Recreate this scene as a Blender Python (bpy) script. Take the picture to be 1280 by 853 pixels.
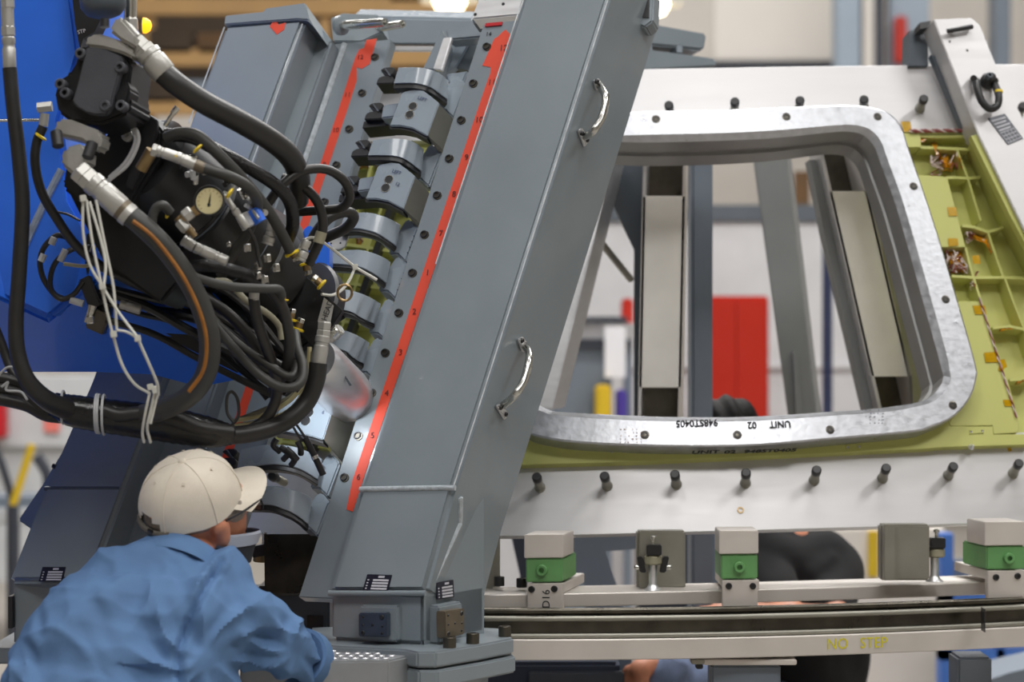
import bpy, bmesh, math, random
from mathutils import Vector as V, Matrix
random.seed(7)
for o in list(bpy.data.objects): bpy.data.objects.remove(o)
SC = bpy.context.scene
COL = SC.collection

# ---------------------------------------------------------------- camera
F = 85.0/36.0*1280.0
CX, CY = 640.0, 426.5
CAM = V((0, 0, 1.5))
cd = bpy.data.cameras.new('camera'); cam = bpy.data.objects.new('camera', cd); COL.objects.link(cam)
cam.location = CAM; cam.rotation_euler = (math.pi/2, 0, 0)
cd.lens = 85; cd.sensor_width = 36; cd.clip_start = 0.1; cd.clip_end = 200
cd.dof.use_dof = True; cd.dof.focus_distance = 5.15; cd.dof.aperture_fstop = 2.8
SC.camera = cam

# ---------------------------------------------------------------- world, lamps, exposure
w = bpy.data.worlds.new('hall_world'); SC.world = w; w.use_nodes = True
bg = w.node_tree.nodes['Background']
bg.inputs[0].default_value = (0.90, 0.93, 1.0, 1); bg.inputs[1].default_value = 0.25
def area(x, y, z, sx, sy, power, rx=0.0, col=(1, 0.985, 0.965)):
    l = bpy.data.lights.new('ceiling_lamp', 'AREA'); l.shape = 'RECTANGLE'; l.size = sx; l.size_y = sy
    l.energy = power; l.color = col
    o = bpy.data.objects.new('ceiling_lamp', l); o.location = (x, y, z); o.rotation_euler = (rx, 0, 0); COL.objects.link(o)
    return o
area(1.9, -0.4, 7.4, 3.2, 1.6, 250)
area(-1.8, 0.6, 7.4, 1.0, 3.0, 130)
area(5.5, 3.0, 7.4, 1.2, 3.0, 190)
area(0.8, 4.4, 7.4, 3.0, 0.8, 150)
area(-4.5, 5.0, 7.4, 1.2, 3.0, 60)
area(2.0, 9.0, 7.4, 5.0, 1.2, 560)
area(-3.5, 12.0, 7.4, 5.0, 1.2, 360)
area(4.0, 14.0, 7.4, 5.0, 1.2, 240)
area(0.0, 18.0, 7.4, 8.0, 1.2, 260)
SC.view_settings.view_transform = 'Standard'; SC.view_settings.look = 'None'
SC.view_settings.exposure = 0.0; SC.view_settings.gamma = 1.0

# ---------------------------------------------------------------- unprojection: pixel + real depth -> point
def ray(x, y): return V(((x-CX)/F, 1.0, -(y-CY)/F))
def W(x, y, d): return CAM + ray(x, y)*d
def m_per_px(d): return d/F
class Plane:
    def __init__(s, n, x, y, d, p=None):
        s.n = V(n).normalized(); s.o = V(p) if p is not None else W(x, y, d)
    def at(s, x, y, off=0.0):
        r = ray(x, y); o = s.o + s.n*off
        return CAM + r*((o-CAM).dot(s.n)/r.dot(s.n))
    def depth(s, x, y, off=0.0): return s.at(x, y, off).y
    def normal(s, x, y): return s.n
class Surf:
    def __init__(s, D, yref, lean, k, x0): s.D, s.yref, s.lean, s.k, s.x0 = D, yref, lean, k, x0
    def depth(s, x, y, off=0.0): return s.D + s.lean*(s.yref-y)*s.D/F + s.k*((x-s.x0)*s.D/F)**2 - off
    def at(s, x, y, off=0.0): return W(x, y, s.depth(x, y, off))
    def normal(s, x, y):
        a = s.at(x+2, y)-s.at(x-2, y); b = s.at(x, y-2)-s.at(x, y+2)
        n = a.cross(b).normalized()
        return n if n.y < 0 else -n

# ---------------------------------------------------------------- materials
def srgb(r, g, b):
    f = lambda c: (c/255/12.92) if c/255 <= 0.04045 else ((c/255+0.055)/1.055)**2.4
    return (f(r), f(g), f(b), 1)
def mat(name, rgb, rough=0.5, metal=0.0, var=0.12, scale=6.0, bump=0.0, bscale=120.0, stretch=None, rvar=0.1, spec=0.5, emit=None, coat=0.0, alpha=1.0, trans=0.0):
    m = bpy.data.materials.new(name); m.use_nodes = True
    nt = m.node_tree; N = nt.nodes; L = nt.links
    p = N['Principled BSDF']
    c = srgb(*rgb)
    p.inputs['Roughness'].default_value = rough; p.inputs['Metallic'].default_value = metal
    p.inputs['Specular IOR Level'].default_value = spec
    p.inputs['Coat Weight'].default_value = coat
    if trans: p.inputs['Transmission Weight'].default_value = trans
    if alpha < 1: p.inputs['Alpha'].default_value = alpha
    tc = N.new('ShaderNodeTexCoord'); mp = N.new('ShaderNodeMapping'); L.new(tc.outputs['Object'], mp.inputs[0])
    if stretch: mp.inputs['Scale'].default_value = stretch
    nz = N.new('ShaderNodeTexNoise'); nz.inputs['Scale'].default_value = scale; nz.inputs['Detail'].default_value = 5
    L.new(mp.outputs[0], nz.inputs['Vector'])
    rp = N.new('ShaderNodeValToRGB')
    a = [max(0, v*(1-var)) for v in c[:3]]; b = [min(1, v*(1+var)) for v in c[:3]]
    rp.color_ramp.elements[0].color = (*a, 1); rp.color_ramp.elements[1].color = (*b, 1)
    rp.color_ramp.elements[0].position = 0.3; rp.color_ramp.elements[1].position = 0.7
    L.new(nz.outputs['Fac'], rp.inputs[0]); L.new(rp.outputs[0], p.inputs['Base Color'])
    if rvar:
        mr = N.new('ShaderNodeMapRange'); mr.inputs['To Min'].default_value = max(0.02, rough-rvar); mr.inputs['To Max'].default_value = min(1, rough+rvar)
        L.new(nz.outputs['Fac'], mr.inputs['Value']); L.new(mr.outputs[0], p.inputs['Roughness'])
    if bump:
        n2 = N.new('ShaderNodeTexNoise'); n2.inputs['Scale'].default_value = bscale; n2.inputs['Detail'].default_value = 3
        L.new(mp.outputs[0], n2.inputs['Vector'])
        bp = N.new('ShaderNodeBump'); bp.inputs['Strength'].default_value = bump; bp.inputs['Distance'].default_value = 0.002
        L.new(n2.outputs['Fac'], bp.inputs['Height']); L.new(bp.outputs[0], p.inputs['Normal'])
    if emit:
        p.inputs['Emission Color'].default_value = srgb(*emit[0]); p.inputs['Emission Strength'].default_value = emit[1]
    return m
M = {}
M['grey'] = mat('grey_paint', (130, 140, 147), 0.34, var=0.05, scale=5, bump=0.06, bscale=260, coat=0.25)
M['strap'] = mat('strap_grey_paint', (144, 155, 165), 0.28, var=0.05, scale=8, bump=0.05, bscale=300, coat=0.3)
M['dgrey'] = mat('dark_grey_paint', (82, 90, 98), 0.45, var=0.08)
M['edge'] = mat('painted_edge_highlight', (200, 206, 210), 0.25, var=0.25, scale=30, coat=0.5)  # pale colour that paints in the highlight along the post edges
M['weld'] = mat('painted_weld', (176, 184, 190), 0.2, var=0.2, scale=90, bump=0.9, bscale=180)
M['alu'] = mat('milled_aluminium', (226, 226, 228), 0.38, metal=0.85, var=0.05, scale=14, stretch=(1, 1, 6), bump=0.04, bscale=90)
M['plate'] = mat('aluminium_plate', (206, 205, 206), 0.45, metal=0.45, var=0.03, scale=5, stretch=(1, 1, 8), bump=0.03, bscale=60)
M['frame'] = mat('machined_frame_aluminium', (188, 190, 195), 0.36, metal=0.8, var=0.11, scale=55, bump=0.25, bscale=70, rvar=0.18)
M['inner'] = mat('darkened_milled_inner_wall', (150, 150, 149), 0.42, metal=0.7, var=0.08, scale=14)  # milled wall, colour darkened in place of the dark floor it reflects
M['olive_alu'] = mat('dull_aluminium', (150, 148, 138), 0.45, metal=0.6, var=0.1, scale=10)
M['stepgrey'] = mat('grey_step_plate', (150, 153, 156), 0.45, metal=0.3, var=0.08, scale=12)
M['chan'] = mat('pale_channel_aluminium', (248, 245, 239), 0.5, metal=0.1, var=0.05, scale=9)
M['rail'] = mat('rail_beam_aluminium', (214, 208, 202), 0.5, metal=0.45, var=0.06, scale=7)
M['steel'] = mat('bright_steel', (205, 205, 200), 0.25, metal=1.0, var=0.08, scale=40)
M['dsteel'] = mat('dark_rail_steel', (84, 80, 72), 0.3, metal=0.8, var=0.25, scale=18)
M['black'] = mat('black_steel', (38, 38, 40), 0.42, var=0.15, scale=20)
M['blackm'] = mat('black_machined', (30, 31, 33), 0.35, var=0.2, scale=12, bump=0.1, bscale=200)
M['motor'] = mat('charcoal_cast_paint', (72, 74, 80), 0.5, var=0.1, scale=14, bump=0.15, bscale=220)
M['cast'] = mat('cast_aluminium_block', (184, 183, 178), 0.38, metal=0.5, var=0.1, scale=18, bump=0.2, bscale=160)
M['rubber'] = mat('black_rubber', (40, 39, 38), 0.42, var=0.12, scale=30, bump=0.1, bscale=300)
M['rubberg'] = mat('grey_rubber', (60, 60, 58), 0.5, var=0.1, scale=30)
M['braid'] = mat('black_braided_sleeve', (24, 24, 25), 0.22, var=0.4, scale=160, bump=1.0, bscale=260)
M['wrap'] = mat('black_tape_wrap', (24, 24, 25), 0.25, var=0.2, scale=20, bump=0.5, bscale=90)
M['blue'] = mat('blue_robot_paint', (44, 112, 232), 0.38, var=0.06, scale=4, coat=0.3)
M['bluew'] = mat('silver_sealant', (165, 178, 196), 0.35, metal=0.4, var=0.2, scale=60, bump=0.6)
M['red'] = mat('red_tape', (226, 74, 48), 0.55, var=0.05)
M['dred'] = mat('red_tag', (190, 22, 34), 0.4, var=0.1)
M['green'] = mat('primer_green', (190, 192, 112), 0.5, var=0.04, scale=8)
M['clampgreen'] = mat('green_anodised', (104, 158, 98), 0.4, var=0.06, scale=14)
M['kapton'] = mat('amber_film_tape', (190, 148, 8), 0.15, var=0.25, scale=40, coat=0.6)
M['amber'] = mat('amber_wrapped_film', (196, 132, 14), 0.12, var=0.5, scale=70, coat=0.8, bump=0.8, bscale=90)
M['wire'] = mat('white_wire', (206, 190, 184), 0.4, var=0.2, scale=60)
M['wirer'] = mat('maroon_wire', (128, 62, 58), 0.4, var=0.2, scale=60)
M['yellow'] = mat('yellow_collar', (236, 206, 40), 0.4, var=0.06)
M['brass'] = mat('brass_fitting', (146, 124, 88), 0.35, metal=0.8, var=0.15, scale=40)
M['bronze'] = mat('brown_block', (112, 102, 86), 0.4, metal=0.4, var=0.15, scale=20)
M['navyblock'] = mat('navy_block', (62, 72, 88), 0.35, metal=0.3, var=0.12, scale=20)
M['tie'] = mat('white_nylon', (214, 214, 206), 0.45, var=0.04)
M['cream'] = mat('cream_dial', (206, 196, 150), 0.4, var=0.06, scale=30)
M['beige'] = mat('beige_tube', (150, 146, 124), 0.45, var=0.1)
M['orange'] = mat('orange_stripe', (150, 96, 30), 0.5, var=0.2, scale=40)
M['ink'] = mat('black_ink', (26, 26, 30), 0.6, var=0.1)
M['inkblue'] = mat('blue_marker', (70, 84, 116), 0.6, var=0.1)
M['redink'] = mat('dark_red_marker', (104, 26, 20), 0.6, var=0.1)
M['yink'] = mat('yellow_stencil', (214, 206, 40), 0.6, var=0.12, scale=90)
M['lplate'] = mat('dark_label_plate', (30, 32, 48), 0.3, var=0.1)
M['lwhite'] = mat('white_label_field', (196, 196, 204), 0.4, var=0.05)
M['dplate'] = mat('grey_data_plate', (78, 80, 86), 0.35, metal=0.4, var=0.1)
M['lgrey'] = mat('light_grey_enamel', (196, 198, 200), 0.4, var=0.05)
M['skin'] = mat('skin', (206, 138, 108), 0.5, var=0.12, scale=40, bump=0.15, bscale=180)
M['shirt'] = mat('blue_work_shirt', (94, 126, 168), 0.85, var=0.06, scale=12, bump=0.25, bscale=420, spec=0.2)
M['cap'] = mat('stone_cotton_cap', (232, 223, 208), 0.9, var=0.05, scale=20, bump=0.3, bscale=500, spec=0.2)
M['capdark'] = mat('cap_inside', (96, 92, 86), 0.9, var=0.1)
M['gaiter'] = mat('charcoal_gaiter', (48, 50, 56), 0.9, var=0.15)
M['gaiterl'] = mat('pale_gaiter_band', (170, 176, 190), 0.9, var=0.1)
M['hairg'] = mat('grey_hair', (150, 140, 130), 0.8, var=0.3, scale=90, bump=0.6)
M['hair'] = mat('black_hair', (18, 17, 17), 0.6, var=0.4, scale=60, bump=0.8, bscale=120, spec=0.2)
M['tee'] = mat('black_tee', (15, 15, 18), 0.9, var=0.2, scale=9)
M['jeans'] = mat('blue_jeans', (122, 140, 176), 0.9, var=0.12, scale=40, bump=0.3)
M['trouser'] = mat('navy_trousers', (44, 50, 66), 0.9, var=0.12)
M['lens'] = mat('spectacle_lens', (235, 240, 245), 0.03, var=0.0, trans=1.0, rvar=0)
M['wall'] = mat('painted_wall', (226, 220, 212), 0.8, var=0.03, scale=2)
M['hallroof'] = mat('dark_roof_deck', (120, 112, 100), 0.8, var=0.1, scale=1)
M['walltan'] = mat('tan_wall_band', (196, 176, 140), 0.8, var=0.1, scale=1)
M['floor'] = mat('sealed_concrete', (150, 144, 136), 0.45, var=0.08, scale=1.5)
M['rack'] = mat('rack_tan', (170, 134, 84), 0.6, var=0.12, scale=2)
M['box'] = mat('brown_carton', (92, 68, 42), 0.85, var=0.2, scale=4)
M['boxd'] = mat('dark_crate', (62, 50, 38), 0.85, var=0.25, scale=3)
M['pinksign'] = mat('faded_red_sign', (226, 120, 110), 0.6, var=0.1)
M['redcab'] = mat('red_cabinet', (176, 30, 5), 0.4, var=0.05)
M['bgrey'] = mat('machine_grey', (112, 122, 134), 0.5, var=0.06)
M['midgrey'] = mat('neutral_grey_paint', (128, 131, 131), 0.5, var=0.06)
M['bcol'] = mat('column_blue_grey', (150, 164, 178), 0.5, var=0.05)
M['bdark'] = mat('dark_trunking', (52, 56, 66), 0.6, var=0.1)
M['ybg'] = mat('safety_yellow', (216, 182, 36), 0.5, var=0.05)
M['navy'] = mat('navy_pole', (38, 46, 76), 0.5, var=0.1)
M['bblue'] = mat('blue_frame', (64, 110, 190), 0.5, var=0.1)
M['paper'] = mat('white_paper', (236, 236, 240), 0.8, var=0.02)
M['purple'] = mat('purple_binder', (74, 56, 150), 0.5, var=0.05)
M['lamp'] = mat('lit_lamp', (255, 236, 200), 0.5, var=0.0, emit=((255, 232, 190), 9.0))
M['amberlamp'] = mat('amber_lamp', (255, 170, 30), 0.4, var=0.0, emit=((255, 160, 20), 2.2))
M['led'] = mat('white_led', (235, 242, 255), 0.4, var=0.0, emit=((225, 236, 255), 14.0))

# ---------------------------------------------------------------- things, parts
def thing(name, label, cat, group=None):
    o = bpy.data.objects.new(name, None); COL.objects.link(o); o.empty_display_size = 0.05
    o['label'] = label; o['category'] = cat
    if group: o['group'] = group
    return o
def tag(o, label, cat, group=None):
    o['label'] = label; o['category'] = cat
    if group: o['group'] = group
    return o
def link(name, me, m, parent=None, smooth=True, kind=None, label=None):
    o = bpy.data.objects.new(name, me); COL.objects.link(o)
    if m is not None: me.materials.append(m if not isinstance(m, str) else M[m])
    if parent is not None: o.parent = parent
    if smooth:
        for p in me.polygons: p.use_smooth = True
        me.set_sharp_from_angle(angle=math.radians(38))
    if kind: o['kind'] = kind
    if label: o['label'] = label
    return o
def bm_add(bm, verts, faces):
    vs = [bm.verts.new(v) for v in verts]
    for f in faces:
        try: bm.faces.new([vs[i] for i in f])
        except ValueError: pass
def finish(name, bm, m, parent=None, bevel=0.0, seg=2, smooth=True, label=None, kind=None):
    bmesh.ops.recalc_face_normals(bm, faces=bm.faces)
    if bevel:
        es = [e for e in bm.edges if len(e.link_faces) == 2 and e.calc_face_angle(0) > 0.5]
        bmesh.ops.bevel(bm, geom=es, offset=bevel, segments=seg, affect='EDGES', clamp_overlap=True)
    big = [f for f in bm.faces if len(f.verts) > 4]
    if big: bmesh.ops.triangulate(bm, faces=big)
    me = bpy.data.meshes.new(name); bm.to_mesh(me); bm.free()
    return link(name, me, m, parent, smooth, kind, label)
def add_prism(bm, front, vec):
    n = len(front); back = [p+vec for p in front]
    bm_add(bm, front+back, [list(range(n)), list(range(2*n-1, n-1, -1))] + [[i, i+n, (i+1) % n+n, (i+1) % n] for i in range(n)])
def prism(name, pl, poly, th, m, parent=None, off=0.0, bevel=0.0, label=None, kind=None, vec=None, seg=2):
    bm = bmesh.new()
    front = [pl.at(x, y, off) for x, y in poly]
    if vec is None:
        cx = sum(p[0] for p in poly)/len(poly); cy = sum(p[1] for p in poly)/len(poly)
        vec = -pl.normal(cx, cy)*th
    add_prism(bm, front, vec)
    return finish(name, bm, m, parent, bevel, seg, True, label, kind)
def add_box(bm, c, ax, ay, az):
    c, ax, ay, az = V(c), V(ax), V(ay), V(az)
    vs = [c+sx*ax+sy*ay+sz*az for sz in (-1, 1) for sx, sy in ((-1, -1), (1, -1), (1, 1), (-1, 1))]
    bm_add(bm, vs, [[0, 1, 2, 3], [7, 6, 5, 4], [0, 4, 5, 1], [1, 5, 6, 2], [2, 6, 7, 3], [3, 7, 4, 0]])
def box(name, c, ax, ay, az, m, parent=None, bevel=0.0, label=None, kind=None):
    bm = bmesh.new(); add_box(bm, c, ax, ay, az); return finish(name, bm, m, parent, bevel, 2, True, label, kind)
def wbox(name, x0, x1, y0, y1, z0, z1, m, parent=None, bevel=0.0, label=None, kind=None):
    return box(name, ((x0+x1)/2, (y0+y1)/2, (z0+z1)/2), ((x1-x0)/2, 0, 0), (0, (y1-y0)/2, 0), (0, 0, (z1-z0)/2), m, parent, bevel, label, kind)
def pbox(name, xa, ya, xb, yb, d, depth, m, parent=None, bevel=0.0, label=None, kind=None):
    a = W(xa, yb, d); b = W(xb, ya, d)      # upright box whose front face spans those corners at depth d
    return wbox(name, a.x, b.x, d, d+depth, a.z, b.z, m, parent, bevel, label, kind)
def frame_of(d):
    d = V(d).normalized(); u = d.cross(V((0, 0, 1)))
    if u.length < 1e-3: u = d.cross(V((1, 0, 0)))
    u.normalize(); return d, u, d.cross(u)
def add_lathe(bm, p, d, prof, seg=20, cap0=True, cap1=True, phase=0.0):
    d, u, v = frame_of(d); p = V(p); rings = []
    for t, r in prof:
        rings.append([bm.verts.new(p+d*t+(u*math.cos(a)+v*math.sin(a))*r) for a in [phase+2*math.pi*i/seg for i in range(seg)]])
    for A, B in zip(rings, rings[1:]):
        for i in range(seg): bm.faces.new((A[i], A[(i+1) % seg], B[(i+1) % seg], B[i]))
    if cap0: bm.faces.new(rings[0][::-1])
    if cap1: bm.faces.new(rings[-1])
def lathe(name, p, d, prof, m, parent=None, seg=20, label=None, phase=0.0, smooth=True):
    bm = bmesh.new(); add_lathe(bm, p, d, prof, seg, phase=phase); return finish(name, bm, m, parent, 0, 2, smooth, label)
def cyl(name, p0, p1, r, m, parent=None, seg=18, r1=None, label=None, ch=0.0):
    p0, p1 = V(p0), V(p1); L = (p1-p0).length; r1 = r if r1 is None else r1
    prof = [(0, r), (L, r1)] if not ch else [(0, r-ch), (ch, r), (L-ch, r1), (L, r1-ch)]
    return lathe(name, p0, p1-p0, prof, m, parent, seg, label)
def spline(pts, n=8):
    P = [V(p) for p in pts]; out = []
    if len(P) < 3:
        return [P[0].lerp(P[-1], i/n) for i in range(n+1)]
    for i in range(len(P)-1):
        a = P[i-1] if i else P[0]*2-P[1]; b = P[i]; c = P[i+1]; d = P[i+2] if i+2 < len(P) else P[-1]*2-P[-2]
        for k in range(n):
            t = k/n
            out.append(0.5*((2*b)+(c-a)*t+(2*a-5*b+4*c-d)*t*t+(3*b-a-3*c+d)*t**3))
    out.append(P[-1]); return out
def add_tube(bm, pts, r, seg=10, n=8, caps=True, ridged=0.0):
    P = spline(pts, n); K = len(P)
    rr = (lambda t: r) if not isinstance(r, (list, tuple)) else (lambda t: r[min(len(r)-2, int(t*(len(r)-1)))] + (r[min(len(r)-1, int(t*(len(r)-1))+1)]-r[min(len(r)-2, int(t*(len(r)-1)))])*(t*(len(r)-1)-min(len(r)-2, int(t*(len(r)-1)))))
    T = [(P[min(i+1, K-1)]-P[max(i-1, 0)]).normalized() for i in range(K)]
    _, u, _ = frame_of(T[0]); rings = []
    for i in range(K):
        u = (u-T[i]*u.dot(T[i])).normalized(); v = T[i].cross(u); R = rr(i/(K-1))
        if ridged and i % 2: R *= 1-ridged
        rings.append([bm.verts.new(P[i]+(u*math.cos(a)+v*math.sin(a))*R) for a in [2*math.pi*j/seg for j in range(seg)]])
    for A, B in zip(rings, rings[1:]):
        for i in range(seg): bm.faces.new((A[i], A[(i+1) % seg], B[(i+1) % seg], B[i]))
    if caps: bm.faces.new(rings[0][::-1]); bm.faces.new(rings[-1])
def tube(name, pts, r, m, parent=None, seg=10, n=8, label=None, ridged=0.0, kind=None):
    bm = bmesh.new(); add_tube(bm, pts, r, seg, n, ridged=ridged); return finish(name, bm, m, parent, 0, 2, True, label, kind)
def ptube(name, pts, rpx, m, parent=None, seg=10, n=8, label=None, ridged=0.0):
    d = sum(p[2] for p in pts)/len(pts)
    r = [q*d/F for q in rpx] if isinstance(rpx, (list, tuple)) else rpx*d/F
    return tube(name, [W(*p) for p in pts], r, m, parent, seg, n, label, ridged)
def bolt(name, c, n, r, h, m, parent=None, sock=0.52, seg=16, label=None):
    # socket-head screw: rim, recess and floor
    return lathe(name, V(c)-V(n).normalized()*0.003, n, [(0, r), (h+0.003-0.0015, r), (h+0.003, r-0.0012), (h+0.003, r*sock), (0.0032+h*0.25, r*sock)], m, parent, seg, label)
def text(s, o, right, up, size, m, parent, name='lettering', thick=0.0006, stretch=1.0, label=None, bold=0.0):
    cu = bpy.data.curves.new(name, 'FONT'); cu.body = s; cu.align_x = 'CENTER'; cu.align_y = 'CENTER'; cu.size = 1.0
    cu.resolution_u = 3; cu.offset = bold
    t = bpy.data.objects.new(name, cu); COL.objects.link(t)
    dg = bpy.context.evaluated_depsgraph_get(); me = bpy.data.meshes.new_from_object(t.evaluated_get(dg))
    bpy.data.objects.remove(t); bpy.data.curves.remove(cu)
    r, u = V(right).normalized(), V(up); u = (u-r*u.dot(r)).normalized(); nrm = r.cross(u)
    bm = bmesh.new(); bm.from_mesh(me); bpy.data.meshes.remove(me)
    for v in bm.verts: v.co = V(o)+r*(v.co.x*size*stretch)+u*(v.co.y*size)+nrm*thick
    ret = bmesh.ops.extrude_face_region(bm, geom=bm.faces[:])
    for e in ret['geom']:
        if isinstance(e, bmesh.types.BMVert): e.co = e.co-nrm*thick*0.9
    return finish(name, bm, m, parent, 0, 2, False, label)
def ptext(s, pl, x, y, dxr, dyr, dxu, dyu, px, m, parent, name='lettering', off=0.0, stretch=1.0, bold=0.0):
    o = pl.at(x, y, off); r = pl.at(x+dxr, y+dyr, off)-o; u = pl.at(x+dxu, y+dyu, off)-o
    n = pl.normal(x, y)
    return text(s, o+n*0.0008, r, u, px*o.y/F, m, parent, name, 0.0006, stretch, None, bold)
def nameplate(pl, quad, parent, off=0.0, rows=4, name='nameplate'):
    # dark plate with pale fields; quad in order top-left, top-right, bottom-right, bottom-left
    pt = prism(name, pl, quad, 0.003, 'lplate', parent, off=off+0.002, bevel=0.0005)
    def q(u, v):
        a = V(quad[0]).lerp(V(quad[1]), u); b = V(quad[3]).lerp(V(quad[2]), u); c = a.lerp(b, v); return (c.x, c.y)
    bm = bmesh.new(); n = pl.normal(*quad[0])
    fields = [(0.48, 0.08, 0.72, 0.2)] + [(0.3, 0.3+i*0.175, 0.92, 0.41+i*0.175) for i in range(rows-0)] + [(0.08, 0.32+i*0.175, 0.14, 0.39+i*0.175) for i in range(rows)]
    for u0, v0, u1, v1 in fields:
        add_prism(bm, [pl.at(*q(a, b), off+0.0028) for a, b in ((u0, v0), (u1, v0), (u1, v1), (u0, v1))], -n*0.0012)
    finish('label_field', bm, 'lwhite', pt)
    return pt
def sheet(name, sf, x0, x1, top, bot, th, m, parent, doff=0.0, nx=24, label=None):
    # curved plate between two outlines, given thickness behind its face
    bm = bmesh.new(); R = []
    for i in range(nx+1):
        x = x0+(x1-x0)*i/nx; yt, yb = top(x), bot(x); n = sf.normal(x, (yt+yb)/2)
        a, b = sf.at(x, yt, doff), sf.at(x, yb, doff)
        R.append([bm.verts.new(p) for p in (a, b, b-n*th, a-n*th)])
    for A, B in zip(R, R[1:]):
        for k in range(4): bm.faces.new((A[k], A[(k+1) % 4], B[(k+1) % 4], B[k]))
    bm.faces.new(R[0]); bm.faces.new(R[-1][::-1])
    return finish(name, bm, m, parent, 0.0012, 1, True, label)
def poly_fn(pts):
    def f(x):
        if x <= pts[0][0]: return pts[0][1]
        for (xa, ya), (xb, yb) in zip(pts, pts[1:]):
            if x <= xb: return ya+(yb-ya)*(x-xa)/(xb-xa)
        return pts[-1][1]
    return f
def blob(name, shapes, m, parent, voxel=0.008, smooth=6, disp=None, label=None, deform=None):
    # one continuous surface from tapered limbs and ellipsoids (voxel union, then smoothed)
    bm = bmesh.new()
    for s in shapes:
        if s[0] == 'c':
            _, p0, r0, p1, r1 = s; p0, p1 = V(p0), V(p1); L = (p1-p0).length
            prof = [(-r0*math.cos(a), max(0.0006, r0*math.sin(a))) for a in [math.pi/2*k/5 for k in range(6)]] + [(L+r1*math.sin(a), max(0.0006, r1*math.cos(a))) for a in [math.pi/2*k/5 for k in range(6)]]
            add_lathe(bm, p0, p1-p0, prof, 18)
        else:
            _, c, ax, ay, az = s; t = bmesh.ops.create_icosphere(bm, subdivisions=3, radius=1.0)
            for v in t['verts']: v.co = V(c)+V(ax)*v.co.x+V(ay)*v.co.y+V(az)*v.co.z
    bmesh.ops.recalc_face_normals(bm, faces=bm.faces)
    me = bpy.data.meshes.new(name); bm.to_mesh(me); bm.free()
    o = bpy.data.objects.new(name, me); COL.objects.link(o)
    r = o.modifiers.new('r', 'REMESH'); r.mode = 'VOXEL'; r.voxel_size = voxel
    s = o.modifiers.new('s', 'SMOOTH'); s.iterations = smooth; s.factor = 0.6
    dg = bpy.context.evaluated_depsgraph_get(); me2 = bpy.data.meshes.new_from_object(o.evaluated_get(dg))
    bpy.data.objects.remove(o); me2.name = name
    if deform:
        CN = [(v.co.copy(), v.normal.copy()) for v in me2.vertices]
        me2.vertices.foreach_set('co', [c for co, no in CN for c in deform(co, no)]); me2.update()
    me2.materials.clear()
    return link(name, me2, m, parent, True, None, label)

# ================================================================ setting
def struct(o): o['kind'] = 'structure'; return o
struct(wbox('floor', -14, 14, -8, 22, -0.1, 0, 'floor'))
struct(wbox('wall_back', -14, 14, 22, 22.2, 0, 8, 'wall'))
struct(wbox('wall_left', -14.2, -14, -8, 22, 0, 8, 'wall'))
struct(wbox('wall_right', 14, 14.2, -8, 22, 0, 8, 'wall'))
struct(wbox('wall_front', -14, 14, -8.2, -8, 0, 8, 'wall'))
struct(wbox('ceiling', -14, 14, -8, 22, 8, 8.2, 'hallroof'))

# ================================================================ right fixture post
nR = V((-0.33, -0.87, 0.36)).normalized()
PR = Plane(nR, 560, 400, 5.15)
T = thing('fixture_post', 'big grey leaning box post with two grab handles and red tape down its left flange', 'fixture post')
lineL = lambda y: 451+(612-y)*0.328
lineR = lambda y: 567+(612-y)*0.317
yk = 741
prism('column', PR, [(lineL(-60), -60), (lineR(-60), -60), (567, 612), (532, yk), (410, yk), (449, 612)], 0.305, 'grey', T, bevel=0.012, seg=3)
# foot: upright box under the leaning column
fl, fr = PR.at(410, yk), PR.at(532, yk)
zb = 0.878
brx = W(605, 792, F*(1.5-zb)/(792-CY))
def hz(x, y, z=zb): return W(x, y, F*(1.5-z)/(y-CY))
A = V((fl.x+0.004, fl.y+0.012, zb)); B = V((fr.x-0.004, fr.y+0.012, zb)); C = V((brx.x, brx.y, zb)); D = C+(A-B)
up = V((0, 0, fl.z-zb+0.004))
bm = bmesh.new(); add_prism(bm, [p+up for p in (A, B, C, D)], -up); finish('foot', bm, 'grey', T, 0.008)
up2 = V((0, 0, 0.32))
bm = bmesh.new(); q = (C-B); E1 = B+q*0.22
bm_add(bm, [B+up*0.96, C, B, C+up2, D+up2*0.98, D, A+up*0.96], [[0, 2, 1, 3], [3, 1, 5, 4], [0, 3, 4, 6]]); finish('gusset_side', bm, 'grey', T)
cyl('weld_bead', PR.at(450, 612, -0.001), PR.at(569, 610, -0.001), 0.0062, 'weld', T, 10)
cyl('edge_bead', PR.at(411, yk+1, -0.002), PR.at(532, yk+1, -0.002), 0.006, 'grey', T, 10)
# side seam running down the right face
sdn = (PR.at(lineR(100), 100)-PR.at(567, 612)).normalized().cross(nR).normalized()
if sdn.x < 0: sdn = -sdn
sp = Plane(sdn, 0, 0, 0, p=PR.at(567, 612)+sdn*0.001)
cyl('weld_bead', sp.at(575, 622), sp.at(574, 655), 0.007, 'weld', T, 8)
cyl('weld_bead', sp.at(574, 655), sp.at(536, 738), 0.008, 'weld', T, 8)
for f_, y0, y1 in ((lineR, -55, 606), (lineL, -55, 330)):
    tube('edge_highlight', [PR.at(f_(y)+(-1.2 if f_ is lineR else 1.2), y, 0.0004) for y in range(y0, y1, 60)]+[PR.at(f_(y1)+(-1.2 if f_ is lineR else 1.2), y1, 0.0004)], 0.0016, 'edge', T, 6, 2)  # thin pale tube, painted highlight on each front edge
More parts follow.
